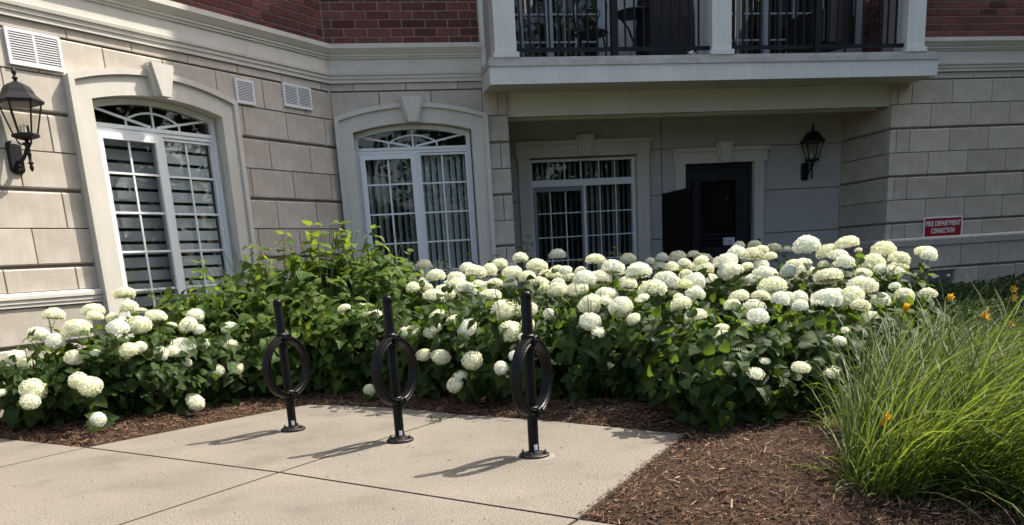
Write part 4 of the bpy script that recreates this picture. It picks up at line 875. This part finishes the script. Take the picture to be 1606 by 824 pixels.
FLOWERS = {
0:[(-2.18,7.19,0.79,0.082,0,0),(-2.24,6.97,0.66,0.071,0,0),(-2.14,6.33,0.32,0.086,0,0),(-2.15,6.25,0.25,0.064,0,0),(-2.39,6.83,0.51,0.073,0,0),(-2.26,6.64,0.47,0.058,0,0),(-2.4,6.47,0.3,0.04,0,0)],
1:[(-1.85,7.03,0.81,0.086,0,0),(-1.82,6.94,0.77,0.062,0,0),(-1.92,6.81,0.69,0.099,0,0),(-2.07,6.75,0.61,0.072,0,0),(-1.72,6.14,0.33,0.08,0,0),(-1.81,6.21,0.37,0.061,0,0),(-1.65,5.94,0.13,0.053,0,0),(-1.88,6.45,0.51,0.066,0,0),(-1.73,6.44,0.53,0.037,0,0)],
2:[(-1.64,7.19,0.92,0.083,0,0),(-1.57,6.96,0.82,0.068,0,0),(-1.38,6.92,0.74,0.081,0,0),(-1.49,6.93,0.79,0.045,0,0),(-1.47,6.73,0.69,0.078,0,0),(-1.61,6.77,0.73,0.049,0,0),(-1.43,6.47,0.55,0.045,0,0),(-1.49,6.39,0.54,0.063,0,0),(-1.18,6.69,0.5,0.091,0,0),(-1.24,6.59,0.49,0.052,0,0),(-1.3,6.5,0.49,0.056,0,0),(-1.15,6.59,0.4,0.04,0,0),(-1.1,6.41,0.12,0.069,0,0),(-1.27,6.91,0.67,0.036,0,0)],
3:[(-1.17,7.02,0.65,0.077,0,0),(-1.14,7.2,0.71,0.066,0,0),(-1.1,7.04,0.61,0.052,0,0),(-0.87,7.13,0.59,0.076,0,0),(-0.86,6.93,0.48,0.064,0,0),(-1.05,6.92,0.5,0.051,0,0),(-0.95,6.7,0.31,0.054,0,0),(-0.82,6.7,0.32,0.057,0,0)],
4:[(0.78,6.87,0.75,0.089,0,0),(0.88,6.99,0.77,0.087,0,0),(0.18,7.07,0.65,0.086,0,0),(0.3,6.87,0.63,0.053,0,0),(0.17,6.43,0.1,0.05,0,0)],
5:[(1.09,6.61,0.92,0.091,0,0),(1.02,6.74,0.79,0.088,0,0),(0.72,6.25,0.62,0.061,0,0),(0.81,6.07,0.59,0.057,0,0),(0.7,6.17,0.55,0.043,0,0),(0.65,6.18,0.52,0.055,0,0),(0.58,6.06,0.37,0.051,0,0),(0.68,5.9,0.36,0.066,0,0),(0.51,6.37,0.51,0.065,0,0),(0.47,6.47,0.53,0.036,0,0)],
6:[(0.88,5.88,0.55,0.069,0,0),(0.82,5.83,0.46,0.046,0,0),(0.84,5.88,0.51,0.033,0,0),(1.13,6.26,0.74,0.091,0,0),(1.14,5.85,0.66,0.087,0,0),(1.14,5.63,0.53,0.08,0,0),(1.26,5.61,0.57,0.051,0,0),(1.3,5.75,0.66,0.062,0,0),(0.86,5.61,0.35,0.071,0,0),(1.02,5.42,0.31,0.049,0,0),(0.77,5.63,0.25,0.048,0,0),(0.73,5.63,0.19,0.059,0,0),(1.12,5.43,0.38,0.042,0,0),(1.11,5.35,0.31,0.03,0,0),(1.2,5.52,0.49,0.031,0,0)],
7:[(2.05,6.12,0.89,0.087,0,0),(1.94,6.1,0.82,0.087,0,0),(1.65,5.41,0.68,0.074,0,0),(1.74,5.35,0.7,0.046,0,0),(1.6,5.25,0.58,0.067,0,0),(1.41,5.6,0.63,0.04,0,0),(1.61,5.12,0.52,0.042,0,0)],
8:[(1.8,5.22,0.66,0.076,0,0),(2.11,5.73,0.86,0.091,0,0),(1.82,5.06,0.59,0.044,0,0),(2.15,5.56,0.74,0.096,0,1),(1.8,5.21,0.66,0.069,0,1),(2.16,5.12,0.7,0.039,0,1)],
9:[(0.87,7.44,0.9,0.086,0,0),(1.06,7.51,0.87,0.083,0,0),(1.2,7.73,0.94,0.081,0,0),(0.83,8.2,0.84,0.056,0,0),(0.78,8.2,0.77,0.049,0,0),(1.05,7.92,0.81,0.061,0,0)],
10:[(1.54,7.5,0.79,0.067,0,0),(1.47,7.59,0.96,0.08,0,0),(1.65,7.51,1.01,0.069,0,0),(1.68,6.99,0.94,0.084,0,0),(1.43,6.86,0.9,0.086,0,0),(1.64,7.22,0.84,0.081,0,0),(1.73,7.13,0.79,0.08,0,0),(1.9,7.28,0.85,0.078,0,0),(1.77,7.05,0.73,0.08,0,0)],
11:[(2.01,7.16,0.82,0.057,0,0),(2.2,7.02,0.96,0.076,0,0),(2.09,7.09,0.86,0.06,0,0),(2.11,7.06,0.8,0.066,0,0),(1.83,6.32,0.75,0.085,0,0),(1.73,6.55,0.74,0.084,0,0),(2.28,6.85,0.65,0.059,0,0),(2.39,6.8,0.74,0.031,0,0),(2.35,6.87,0.88,0.06,0,1)],
12:[(2.51,6.66,0.69,0.077,0,0),(2.43,6.61,0.85,0.087,0,1),(2.47,6.1,0.78,0.09,0,1),(2.79,6.46,0.79,0.066,0,1),(2.87,6.34,0.85,0.085,0,1),(2.88,6.31,0.76,0.065,0,1)],
13:[(0.93,8.95,0.99,0.1,0,0)],
14:[(2.38,8.95,1.02,0.09,0,0)],
15:[(3.17,8.95,0.92,0.097,0,0),(3.44,8.95,0.89,0.066,0,1),(3.58,8.95,0.92,0.071,0,1),(3.55,8.95,0.82,0.1,0,1),(3.18,8.95,0.93,0.094,0,1)],
16:[(3.76,8.95,0.91,0.1,0,1),(3.95,8.95,0.94,0.067,0,1),(4.06,8.95,0.89,0.096,0,1),(3.78,8.95,0.8,0.084,0,1)],
17:[(4.5,8.95,1.0,0.068,0,1),(4.69,8.95,1.0,0.078,0,1),(4.93,8.95,0.95,0.097,0,1)],
18:[(2.08,4.9,0.67,0.066,0,1),(2.09,4.7,0.61,0.068,0,1),(2.28,4.61,0.66,0.051,0,1),(2.53,4.51,0.68,0.056,0,1),(2.34,4.42,0.6,0.066,0,1),(2.15,4.48,0.55,0.037,0,1),(2.12,4.41,0.5,0.056,0,1),(2.26,4.39,0.56,0.03,2,1),(1.9,4.43,0.33,0.04,2,1),(2.16,4.09,0.33,0.049,0,1),(2.42,4.08,0.34,0.051,0,1),(2.23,4.12,0.39,0.03,0,1),(2.51,4.7,0.7,0.052,0,1)],
19:[(2.73,4.97,0.73,0.096,0,1),(2.84,4.52,0.66,0.089,0,1),(3.14,4.63,0.6,0.059,0,1),(3.2,4.61,0.51,0.076,0,1),(2.63,4.46,0.64,0.047,0,1),(2.61,4.08,0.3,0.047,0,1),(2.76,4.26,0.44,0.04,0,1),(2.99,4.41,0.45,0.048,0,1),(2.86,4.36,0.49,0.031,0,1),(2.65,4.66,0.68,0.052,0,1)],
20:[(3.41,5.42,0.75,0.091,0,1),(3.39,4.97,0.69,0.091,0,1),(3.18,4.79,0.65,0.078,0,1),(3.44,4.86,0.6,0.066,0,1),(3.83,5.26,0.66,0.042,0,1),(3.81,5.13,0.6,0.07,0,1),(3.5,4.8,0.45,0.041,0,1)],
21:[(2.9,5.97,0.89,0.089,0,1),(2.88,5.89,0.82,0.088,0,1),(3.11,6.22,0.94,0.084,0,1),(3.22,6.14,0.93,0.083,0,1),(3.27,6.12,0.96,0.053,0,1),(3.13,6.08,0.69,0.083,0,1),(3.15,6.13,0.74,0.05,0,1),(3.25,6.1,0.84,0.063,0,1),(3.29,6.06,0.77,0.083,0,1),(3.15,6.15,0.82,0.042,2,1)],
22:[(3.51,6.07,0.82,0.07,0,1),(3.3,5.53,0.97,0.094,0,1),(3.54,5.92,0.76,0.085,0,1),(3.49,6.01,0.68,0.083,0,1),(3.63,6.03,0.63,0.067,0,1)],
23:[(3.82,6.09,0.91,0.081,0,1),(3.89,5.95,0.97,0.091,0,1),(4.21,6.27,0.91,0.031,0,1),(4.14,5.85,0.9,0.095,0,1),(3.99,5.76,0.81,0.092,0,1),(4.45,6.38,0.73,0.045,2,1),(3.92,6.08,0.66,0.082,0,1),(4.04,6.15,0.71,0.048,0,1),(3.91,6.1,0.81,0.046,0,1)],
24:[(-0.56,7.0,0.46,0.075,0,0)],
25:[(-0.63,8.2,0.98,0.03,0,0),(-0.38,8.2,0.98,0.03,0,0),(-0.18,8.2,1.12,0.03,0,0)],
}

BUSHES = [  # x, y, rx, ry, height, leafy stems, label
 (-2.30, 6.75, .38, .42, .58, 18, 'small white hydrangea leaning out at the far left by the wall foot'),
 (-1.85, 6.68, .46, .48, .70, 30, 'low white hydrangea in front of the stepped wall moulding'),
 (-1.40, 6.72, .46, .50, .72, 30, 'full white hydrangea under the window with zebra blinds'),
 (-1.00, 6.95, .42, .48, .64, 28, 'white hydrangea at the left corner of the bike pad, with one low bloom'),
 (.42, 6.98, .46, .50, .76, 30, 'hydrangea with few blooms behind the middle bike post'),
 (.82, 6.42, .48, .48, .82, 34, 'white hydrangea seen between the middle and nearest bike posts'),
 (1.20, 6.02, .50, .50, .84, 34, 'white hydrangea right behind the ring of the nearest bike post'),
 (1.72, 5.65, .50, .50, .80, 38, 'white hydrangea immediately right of the nearest bike post'),
 (2.15, 5.35, .50, .50, .74, 38, 'white hydrangea at the right end of the concrete edge'),
 (.95, 7.58, .46, .50, .86, 22, 'hydrangea filling the bed in front of the vertical blind window'),
 (1.60, 7.20, .48, .50, .88, 22, 'hydrangea crowded with white heads before the stone pillar'),
 (2.12, 6.92, .48, .50, .86, 22, 'hydrangea crowded with white heads before the patio window'),
 (2.62, 6.42, .48, .50, .84, 24, 'hydrangea crowded with white heads before the privacy screen'),
 (.95, 8.95, .36, .36, .92, 16, 'hydrangea with one bluish shaded bloom under the vertical blind window'),
 (2.40, 9.00, .42, .38, .92, 18, 'hydrangea with one bluish shaded bloom at the foot of the patio window'),
 (3.35, 9.00, .46, .36, .86, 18, 'shaded hydrangea with bluish heads right of the patio window'),
 (3.95, 9.00, .46, .36, .86, 18, 'shaded hydrangea with bluish heads in front of the dark door'),
 (4.75, 9.00, .46, .36, .92, 18, 'shaded hydrangea with bluish heads under the right door casing'),
 (2.27, 4.66, .46, .46, .66, 38, 'dark leaved hydrangea overhanging the corner of the bark mulch'),
 (2.86, 4.66, .48, .48, .66, 40, 'hydrangea standing over the open bark mulch, three small low blooms'),
 (3.42, 4.98, .48, .48, .66, 34, 'hydrangea touching the arching grass at the right'),
 (3.08, 5.98, .50, .50, .86, 24, 'tall hydrangea with many white heads before the recess lantern'),
 (3.60, 5.80, .50, .50, .86, 24, 'tall hydrangea with white heads piled before the stone corner'),
 (4.08, 5.85, .48, .48, .84, 24, 'tallest right hand hydrangea, its heads below the red sign')]
for k_, n_ in ((4, 1), (7, 4), (8, 4), (9, 5), (10, 7), (11, 8), (12, 8), (14, 1), (15, 3), (16, 3), (17, 2), (19, 3), (20, 4), (21, 9), (22, 9), (23, 7), (1, 1), (2, 1)):
    b_ = BUSHES[k_]
    for i_ in range(n_):
        for try_ in range(30):
            c_ = (b_[0] + random.uniform(-.9, .9) * b_[2], b_[1] + random.uniform(-.7, .7) * b_[3], b_[4] * random.uniform(.86, 1.06), random.uniform(.045, .085), 2 if random.random() < .06 else 0, 1)
            if all((c_[0] - f[0]) ** 2 + (c_[1] - f[1]) ** 2 + (c_[2] - f[2]) ** 2 > (c_[3] + f[3]) ** 2 for k2 in FLOWERS for f in FLOWERS[k2]): break
        FLOWERS[k_].append(c_)
for k_ in FLOWERS: FLOWERS[k_] = [(f[0], f[1], f[2], f[3] * .90, f[4], f[5]) for f in FLOWERS[k_]]
for f in (f for k_ in FLOWERS for f in FLOWERS[k_]):
    o_ = Vector((-f[0], -f[1], 0)).normalized() * .75 + Vector((.15, 0, .55))
    FC += [(f[0], f[1], f[2], f[3]), (f[0] + o_.x * .10, f[1] + o_.y * .10, f[2] + o_.z * .10, f[3] * .85), (f[0] + o_.x * .2, f[1] + o_.y * .2, f[2] + o_.z * .2, f[3] * .6)]
FC = np.array(FC)
GH = 'white mophead hydrangeas in the bed'
for i, (x, y, rx, ry, h, ns, lb) in enumerate(BUSHES):
    s_ = (.10 if i < 4 else -.12 if 17 < i < 21 else 0) / math.hypot(x, y); x += x * s_; y += y * s_
    bush('hydrangea', lb, x, y, rx, ry, h, ns, 'leaf', (.115 if i < 4 else .122), FLOWERS.get(i, []), GH, inner=380 if i < 13 or i > 17 else 200, belly=.40 if 17 < i < 21 else .58 if 3 < i < 9 else .5)
GG = 'tall pale green hydrangeas without open blooms'
for (x, y, rx, ry, h, ns, lb), fi in zip((
 (-1.16, 7.72, .48, .50, 1.06, 44, 'pale green leafy shrub in front of the zebra blind window'),
 (-.66, 7.70, .50, .52, 1.20, 50, 'pale green leafy shrub in front of the inner corner of the walls'),
 (-.16, 7.66, .50, .52, 1.30, 52, 'pale green leafy shrub behind the gap between the left and middle bike posts'),
 (.32, 7.76, .48, .52, 1.30, 50, 'tallest pale green leafy shrub below the vertical blind window'),
 (-.62, 8.12, .46, .44, 1.20, 46, 'leafy green shrub against the plain stones left of the inner corner'),
 (-.08, 8.15, .46, .44, 1.36, 48, 'leafy green shrub reaching highest at the inner corner of the walls'),
 (.42, 8.18, .44, .42, 1.30, 46, 'leafy green shrub rising at the left jamb of the vertical blind window'),
 (-.52, 7.22, .48, .42, .84, 46, 'leafy green shrub directly behind the left bike post'),
 (.02, 7.16, .46, .42, .86, 46, 'leafy green shrub between the left and middle bike posts')), (0,) * 9):
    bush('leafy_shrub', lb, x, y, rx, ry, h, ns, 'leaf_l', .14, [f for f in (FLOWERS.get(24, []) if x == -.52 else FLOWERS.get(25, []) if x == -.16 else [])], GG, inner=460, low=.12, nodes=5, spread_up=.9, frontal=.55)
# a few long shoots stand clear of the crowns
def shoots(name, label, cx, cy, spec, kind, size):
    t = thing(name, label, 'shrub', (cx, cy, 0)); base = Vector((cx, cy, 0)); st = MB()
    for dx, dy, z0, z1, lean in spec:
        a = Vector((cx + dx, cy + dy, 0)); b = Vector((cx + dx + lean, cy + dy - .03, z1)); m = Vector((cx + dx + lean * .3, cy + dy, z1 * .6))
        st.tube([a - base, m - base, b - base], [.005, .004, .0025], 5, cap=False); ax = (b - m).normalized(); d0 = ax.orthogonal().normalized(); s = .0; k = 0
        while z1 - s > z0:
            dd = Matrix.Rotation(PI / 2 * (k % 2) + random.gauss(0, .25), 3, ax) @ d0
            for sg in (-1, 1):
                la = (dd * sg + ax * (.6 if k == 0 else .15) - Vector((0, 0, random.uniform(.05, .5)))).normalized()
                add_leaf(t, base, kind, b - ax * s + la * .01, la, Vector((random.gauss(0, .3), random.gauss(0, .3) - .2, 1)), size * (.55 + .12 * min(k, 4)) * random.uniform(.85, 1.15))
            s += .06 + .012 * k; k += 1
    stuff(st.build('stems', M['stem'], t)); return t
shoots('young_shoots', 'slender green shoots rising against the stone pillar by the recess', 1.62, 8.85, [(.32, 0, .75, 1.22, .10), (.12, -.05, .7, 1.05, -.06), (-.25, 0, .7, 1.08, .02), (-.45, -.05, .7, 1.02, -.04), (.0, .1, .6, .98, 0)], 'leaf', .12)
shoots('young_shoots', 'pale shoots standing tallest among the leaves below the inner wall corner', -.25, 7.95, [(-.5, 0, .95, 1.24, .05), (-.2, 0, 1.0, 1.34, .04), (.02, -.05, 1.0, 1.40, .08), (.3, -.1, .95, 1.40, .06), (-.85, -.1, .85, 1.14, -.05), (.12, -.3, .9, 1.3, .05), (.6, -.2, .9, 1.34, .04), (-.35, -.2, .9, 1.2, .03), (.45, -.25, .9, 1.28, -.03)], 'leaf_l', .18)
shoots('young_shoots', 'short pale shoot at the foot of the patio window frame', 2.98, 8.9, [(0, 0, .8, 1.06, .03), (-.35, -.1, .7, .95, -.04), (-.1, .05, .7, .92, 0)], 'leaf_l', .10)

# ---------------------------------------------------------------- grasses, day lilies, hedge
def blades(n, r, lmin, lmax, lean, wmin, wmax, seed, tilt=(.06, .95), droop=(.7, 2.2), fan=0.0):
    rn = np.random.default_rng(seed); S = 7
    a0 = rn.uniform(0, 2 * PI, n); rad = r * np.sqrt(rn.random(n)); P = np.stack([rad * np.cos(a0), rad * np.sin(a0), np.full(n, -.01)], 1)
    az = a0 + rn.normal(0, 1.1, n); dirx = np.cos(az) * (1 - fan) + lean[0]; diry = np.sin(az) * (1 - fan) + lean[1]; nn = np.hypot(dirx, diry) + 1e-6; D = np.stack([dirx / nn, diry / nn, 0 * nn], 1)
    th = rn.uniform(*tilt, n); dr = rn.uniform(*droop, n); L = rn.uniform(lmin, lmax, n) * np.where(D[:, 0] < -.15, .42, 1.0); w = rn.uniform(wmin, wmax, n); side = np.stack([-D[:, 1], D[:, 0], 0 * nn], 1)
    tw = rn.normal(0, .5, n); V = np.zeros((n, S * 2, 3)); p = P.copy()
    for k in range(S):
        f = k / (S - 1); ang = th + dr * f ** 1.5
        wk = w * (1 - f ** 2.2) * (.75 + .5 * min(f * 3, .5)) + .0006
        nrm = D * np.sin(ang)[:, None] * 0; nrm[:, 2] = 0
        up = np.stack([-D[:, 0] * np.cos(ang), -D[:, 1] * np.cos(ang), np.sin(ang)], 1); sd = side * np.cos(tw)[:, None] + up * np.sin(tw)[:, None]
        V[:, 2 * k] = p - sd * wk[:, None] / 2; V[:, 2 * k + 1] = p + sd * wk[:, None] / 2
        st = (L / (S - 1))[:, None]; p = p + (D * np.sin(ang)[:, None] + np.array([0, 0, 1.]) * np.cos(ang)[:, None]) * st; p[:, 2] = np.maximum(p[:, 2], .015)
    F = [(i * 2 * S + 2 * k, i * 2 * S + 2 * k + 1, i * 2 * S + 2 * k + 3, i * 2 * S + 2 * k + 2) for i in range(n) for k in range(S - 1)]
    return V.reshape(-1, 3), F
def np_mesh(name, V, F, m):
    me = bpy.data.meshes.new(name); me.from_pydata(V.tolist(), [], F); me.materials.append(m); me.polygons.foreach_set('use_smooth', [True] * len(me.polygons)); me.update(); return me
def clump(label, x, y, n, r, lmin, lmax, lean, seed, fan=.35, wide=(.004, .009)):
    t = thing('grass_clump', label, 'grass clump', (x, y, 0), 0, 'arching grassy clumps at the right')
    stuff(link('blades', np_mesh('blades', *blades(n, r, lmin, lmax, lean, *wide, seed, fan=fan), M['blade']), t)); stuff(link('pale_blades', np_mesh('pale_blades', *blades(n // 13, r, lmin * .9, lmax, lean, *wide, seed + 50, fan=fan), M['blade_pale']), t))
    stuff(link('dry_blades', np_mesh('dry_blades', *blades(n // 11, r * 1.1, lmin * .4, lmax * .7, lean, .003, .007, seed + 90, tilt=(.6, 1.3), fan=.1), M['blade_dead']), t)); return t
LN = (.70, -.20)
CL = [(2.20, 2.84, 'nearest grass clump, rooted at the edge of the open bark mulch'), (2.42, 2.56, 'grass clump sweeping out of the lower right corner'), (2.64, 3.42, 'grass clump right of the lowest orange lily, leaning over bark'), (2.92, 3.05, 'thick grass clump in the middle of the right hand drift'),
      (3.12, 3.78, 'grass clump brushing the leaves of the right hand hydrangea'), (3.45, 3.42, 'sunlit grass clump around the half hidden orange lily'), (3.48, 4.28, 'grass clump just below the rightmost hydrangea heads'), (3.95, 3.95, 'bright grass clump toward the path edge'),
      (3.85, 4.72, 'back grass clump under the large orange lily'), (4.02, 4.40, 'grass clump arching over the edge of the side path'), (3.05, 2.45, 'grass clump spilling low beyond the lower right corner'), (2.66, 2.34, 'low grass clump drooping into the lower right corner'), (4.15, 5.15, 'backmost grass clump next to the dark hedge')]
for i, (x, y, lb) in enumerate(CL): clump(lb, x, y, 1400 if i < 8 else 900, .27, .40 if i < 6 or i == 11 else .30, .92 if i < 6 or i == 11 else .60, LN, 100 + i, fan=.22)
clump('thin grey green tuft beneath the low blooms of the right hydrangea', 2.55, 3.98, 24, .08, .35, .60, (-.25, -.15), 150, fan=.1, wide=(.006, .010))
def lily(label, x, y, z, k, m, face, closed=.0, group='day lilies in bloom'):
    t = thing('day_lily', label, 'day lily', (x, y, 0), 0, group)
    s = MB(); s.tube([(-face[0] * .06, -face[1] * .06, 0), (-face[0] * .05, -face[1] * .05, z * .6), (-face[0] * .02, -face[1] * .02, z - .03), (0, 0, z)], [.005, .0045, .004, .004], 6); s.build('stalk', M['stem'], t)
    ax = Vector(face).normalized(); x_, y_, z_ = frame(ax, Vector((0, 0, 1)))
    fl = link('flower', None, t, (0, 0, z))
    for q in range(6):
        a = 2 * PI * q / 6; d = x_ * math.cos(a) + z_ * math.sin(a); e = ax.cross(d); w = (.022 if q % 2 else .016) * k; op = 1 - closed; P = MB(); rows = []
        for f in (0, .3, .55, .8, 1.0):
            c = ax * (.085 * k * (f - .25 * op * f ** 3)) + d * (.055 * k * op * f ** 1.8 + .006 * k); ww = w * (math.sin(PI * min(f * .86 + .10, 1)) + .03)
            rows.append([c - e * ww, c - d * ww * .25, c + e * ww])
        P.grid(rows); P.build('petal', M[m], fl, smooth=True)
    b = MB(); b.lathe([(.003, 0), (.008, .01), (.009, .025), (.003, .04)], (0, 0, 0), 6); b.build('bud', M['stem'], t, (-.02, 0, z - .06)); return t
lily('large orange lily standing above the back of the grass', 3.708, 4.302, 0.513, 0.8, 'orange', (0.8, -0.5, 0.25), 0)
lily('yellow orange lily half sunk in the middle of the grass', 2.643, 3.252, 0.324, 0.75, 'yellow', (0.5, -0.6, 0.2), 0)
lily('lowest orange lily, half closed, at the left of the grass', 2.103, 2.922, 0.263, 0.72, 'orange', (0.45, -0.2, 0.85), 0.62)
lily('closed orange yellow lily bud beside the rightmost hydrangea heads', 3.335, 4.489, 0.553, 0.8, 'yellow', (0.3, -0.2, 0.9), 0.7)
lily('upper one of two yellow lilies in front of the hedge', 6.609, 7.284, 0.417, 0.85, 'yellow', (-0.2, -0.9, 0.2), 0.2)
lily('lower one of two yellow lilies in front of the hedge', 6.514, 7.179, 0.345, 0.85, 'yellow', (0.1, -0.9, 0.1), 0.1)
lily('faded peach lily at the right edge of the grass', 3.926, 4.341, 0.423, 0.7, 'orange', (0.6, -0.3, 0.6), 0.6)
lily('small dim yellow lily in front of the hedge, left of the pair', 5.628, 6.950, 0.417, 0.9, 'yellow', (-0.3, -0.9, 0.1), 0.3)

def hedge_leaves(n, x0, x1, y0, y1, zf, seed, size):
    rn = random.Random(seed); Q = Quads(); base = np.array([(-.32, 0, .05), (0, -.1, -.02), (.32, 0, .05), (.22, .7, .02), (0, 1, -.1), (-.22, .7, .02)])
    for k in range(n):
        x = rn.uniform(x0, x1); y = y0 + (y1 - y0) * rn.random(); top = zf(x, y); z = top * (1 - rn.random() ** 2.0 * .8) + rn.gauss(0, .015)
        ax = Vector((rn.gauss(0, .7), rn.gauss(0, .7) - .3, rn.gauss(.35, .5))).normalized(); a, b, c = frame(ax, Vector((rn.gauss(0, .4), rn.gauss(0, .4) - .3, 1))); s = size * rn.uniform(.6, 1.2)
        Q.add((base[:, :1] * np.array(a) + base[:, 1:2] * np.array(b) + base[:, 2:] * np.array(c)) * s + np.array((x, y, max(z, .02))), [(0, 1, 4, 5), (1, 2, 3, 4)])
    return Q
HG = thing('hedge', 'low dark evergreen hedge along the shaded wall under the red sign', 'hedge', (9.0, 9.4, 0))
ht = lambda x, y: .36 + .05 * math.sin(x * 2.1) + .05 * mnoise.noise(Vector((x * 3, y * 3, 1))) + .04 * mnoise.noise(Vector((x * 9, y * 9, 5)))
Q = hedge_leaves(15000, 6.1, 12.5, 8.7, 10.25, ht, 5, .042); stuff(link('foliage', Q.mesh('foliage', M['hedge']), HG, (-9.0, -9.4, 0)))
s = MB(); rn = random.Random(3)
for k in range(60):
    x, y = rn.uniform(6.2, 12.4), rn.uniform(8.8, 10.1); z = ht(x, y); s.tube([(x, y, 0), (x + rn.gauss(0, .03), y, z * .7), (x + rn.gauss(0, .05), y - .02, z + rn.uniform(0, .10))], [.004, .003, .0015], 4, cap=False)
stuff(s.build('twigs', M['stem'], HG, (-9.0, -9.4, 0)))
GC = thing('ground_cover', 'dark shaded leafy plants between the hedge and the side path', 'ground cover', (6.6, 7.9, 0)); GC['kind'] = 'stuff'
h2 = lambda x, y: .24 + .08 * mnoise.noise(Vector((x * 2, y * 2, 4))) + .05 * mnoise.noise(Vector((x * 8, y * 8, 2)))
Q = hedge_leaves(5500, 4.9, 10.5, 7.0, 8.8, h2, 9, .06); stuff(link('foliage', Q.mesh('foliage', M['hedge']), GC, (-6.6, -7.9, 0)))
stuff(link('blades', np_mesh('blades', *blades(260, 1.4, .3, .6, (.1, -.2), .005, .010, 77), M['hedge']), GC, (-.2, -.3, 0)))
# weeds in the pad's joint
W_ = thing('weed', 'tiny green weed growing in the joint of the concrete behind the middle post', 'weed', (.545, 5.345, 0)); stuff(link('blades', np_mesh('blades', *blades(16, .05, .03, .09, (.2, 0), .004, .009, 31, tilt=(.4, 1.2)), M['hedge']), W_))
# trees mirrored in panes; unseen ones at right added to darken wall and lunette
def far_tree(label, x, y, h, r, seed):
    rn = random.Random(seed); t = thing('tree', label, 'tree', (x, y, -.4), 0, 'trees across the lot, mirrored in the windows')
    b = MB(); b.tube([(0, 0, 0), (.1, 0, h * .3), (.0, .1, h * .6), (.1, .1, h * .85)], [.28, .22, .14, .05], 8)
    for k in range(6):
        a = rn.uniform(0, 6.28); z = h * rn.uniform(.3, .6); b.tube([(0, 0, z), (math.cos(a) * r * .4, math.sin(a) * r * .4, z + h * .12), (math.cos(a) * r * .75, math.sin(a) * r * .75, z + h * .2)], [.10, .07, .03], 6)
    b.build('trunk', M['bark'], t)
    Q = Quads(); base = np.array([(-.4, 0, 0), (0, -.2, .1), (.4, 0, 0), (0, .9, .1)]); C = [(Vector((rn.gauss(0, .5) * r, rn.gauss(0, .5) * r, h * rn.uniform(.08, .92))), rn.uniform(.25, .5) * r) for _ in range(30)]
    for k in range(4200):
        c, cr = rn.choice(C); d = Vector((rn.gauss(0, 1), rn.gauss(0, 1), rn.gauss(0, .8))).normalized() * cr * rn.random() ** .4; p = c + d; a, b_, c_ = frame(Vector((rn.gauss(0, 1), rn.gauss(0, 1), rn.gauss(0, 1))), Vector((0, 0, 1))); s = rn.uniform(.28, .55)
        Q.add((base[:, :1] * np.array(a) + base[:, 1:2] * np.array(b_) + base[:, 2:] * np.array(c_)) * s + np.array(p), [(0, 1, 2, 3)])
    stuff(link('crown', Q.mesh('crown', M['treefar']), t)); return t
for i, (x, y, h, r) in enumerate(((-22, -34, 8, 3.6), (-13, -38, 9.5, 4.2), (-5, -35, 7.5, 3.4), (3, -40, 9, 4.2), (10, -34, 7, 3.2), (18, -38, 9.5, 4.3), (27, -34, 8, 3.6), (36, -30, 9, 4), (44, -18, 8, 4), (-31, -30, 8.5, 4), (33, 4.5, 9, 4.5), (38, -3, 11, 5), (42, 7, 12, 5.5), (16, -7, 11, 5), (22, -1, 12, 5.5), (13, -15, 12, 5.5), (22, -13, 13, 6), (8, -23, 11, 5), (14.5, -1.5, 10, 4), (18, 4, 10, 4.2), (11.5, -8.5, 11, 4.5), (12.8, 2.5, 9, 4), (10.5, -4, 9.5, 4))):
    far_tree('leafy tree out of view, mirrored in the panes or added to darken the right wall', x, y, h * (.62 if y < -25 else 1), r, 200 + i)
LP = thing('street_lamp', 'lamp post behind the viewer, mirrored in the vertical blind window', 'street lamp', (1.5, -7.5, -.35))
MB().lathe([(.12, 0), (.12, .3), (.06, .4), (.05, 4.2)], seg=12).build('post', M['iron'], LP); b = MB(); b.lathe([(.06, 4.2), (.10, 4.25), (.22, 4.75), (.27, 4.78), (.16, 4.95), (.03, 5.1)], seg=6); b.build('lamp_head', M['iron'], LP)
bpy.context.view_layer.update()
print('objects', len(bpy.data.objects))
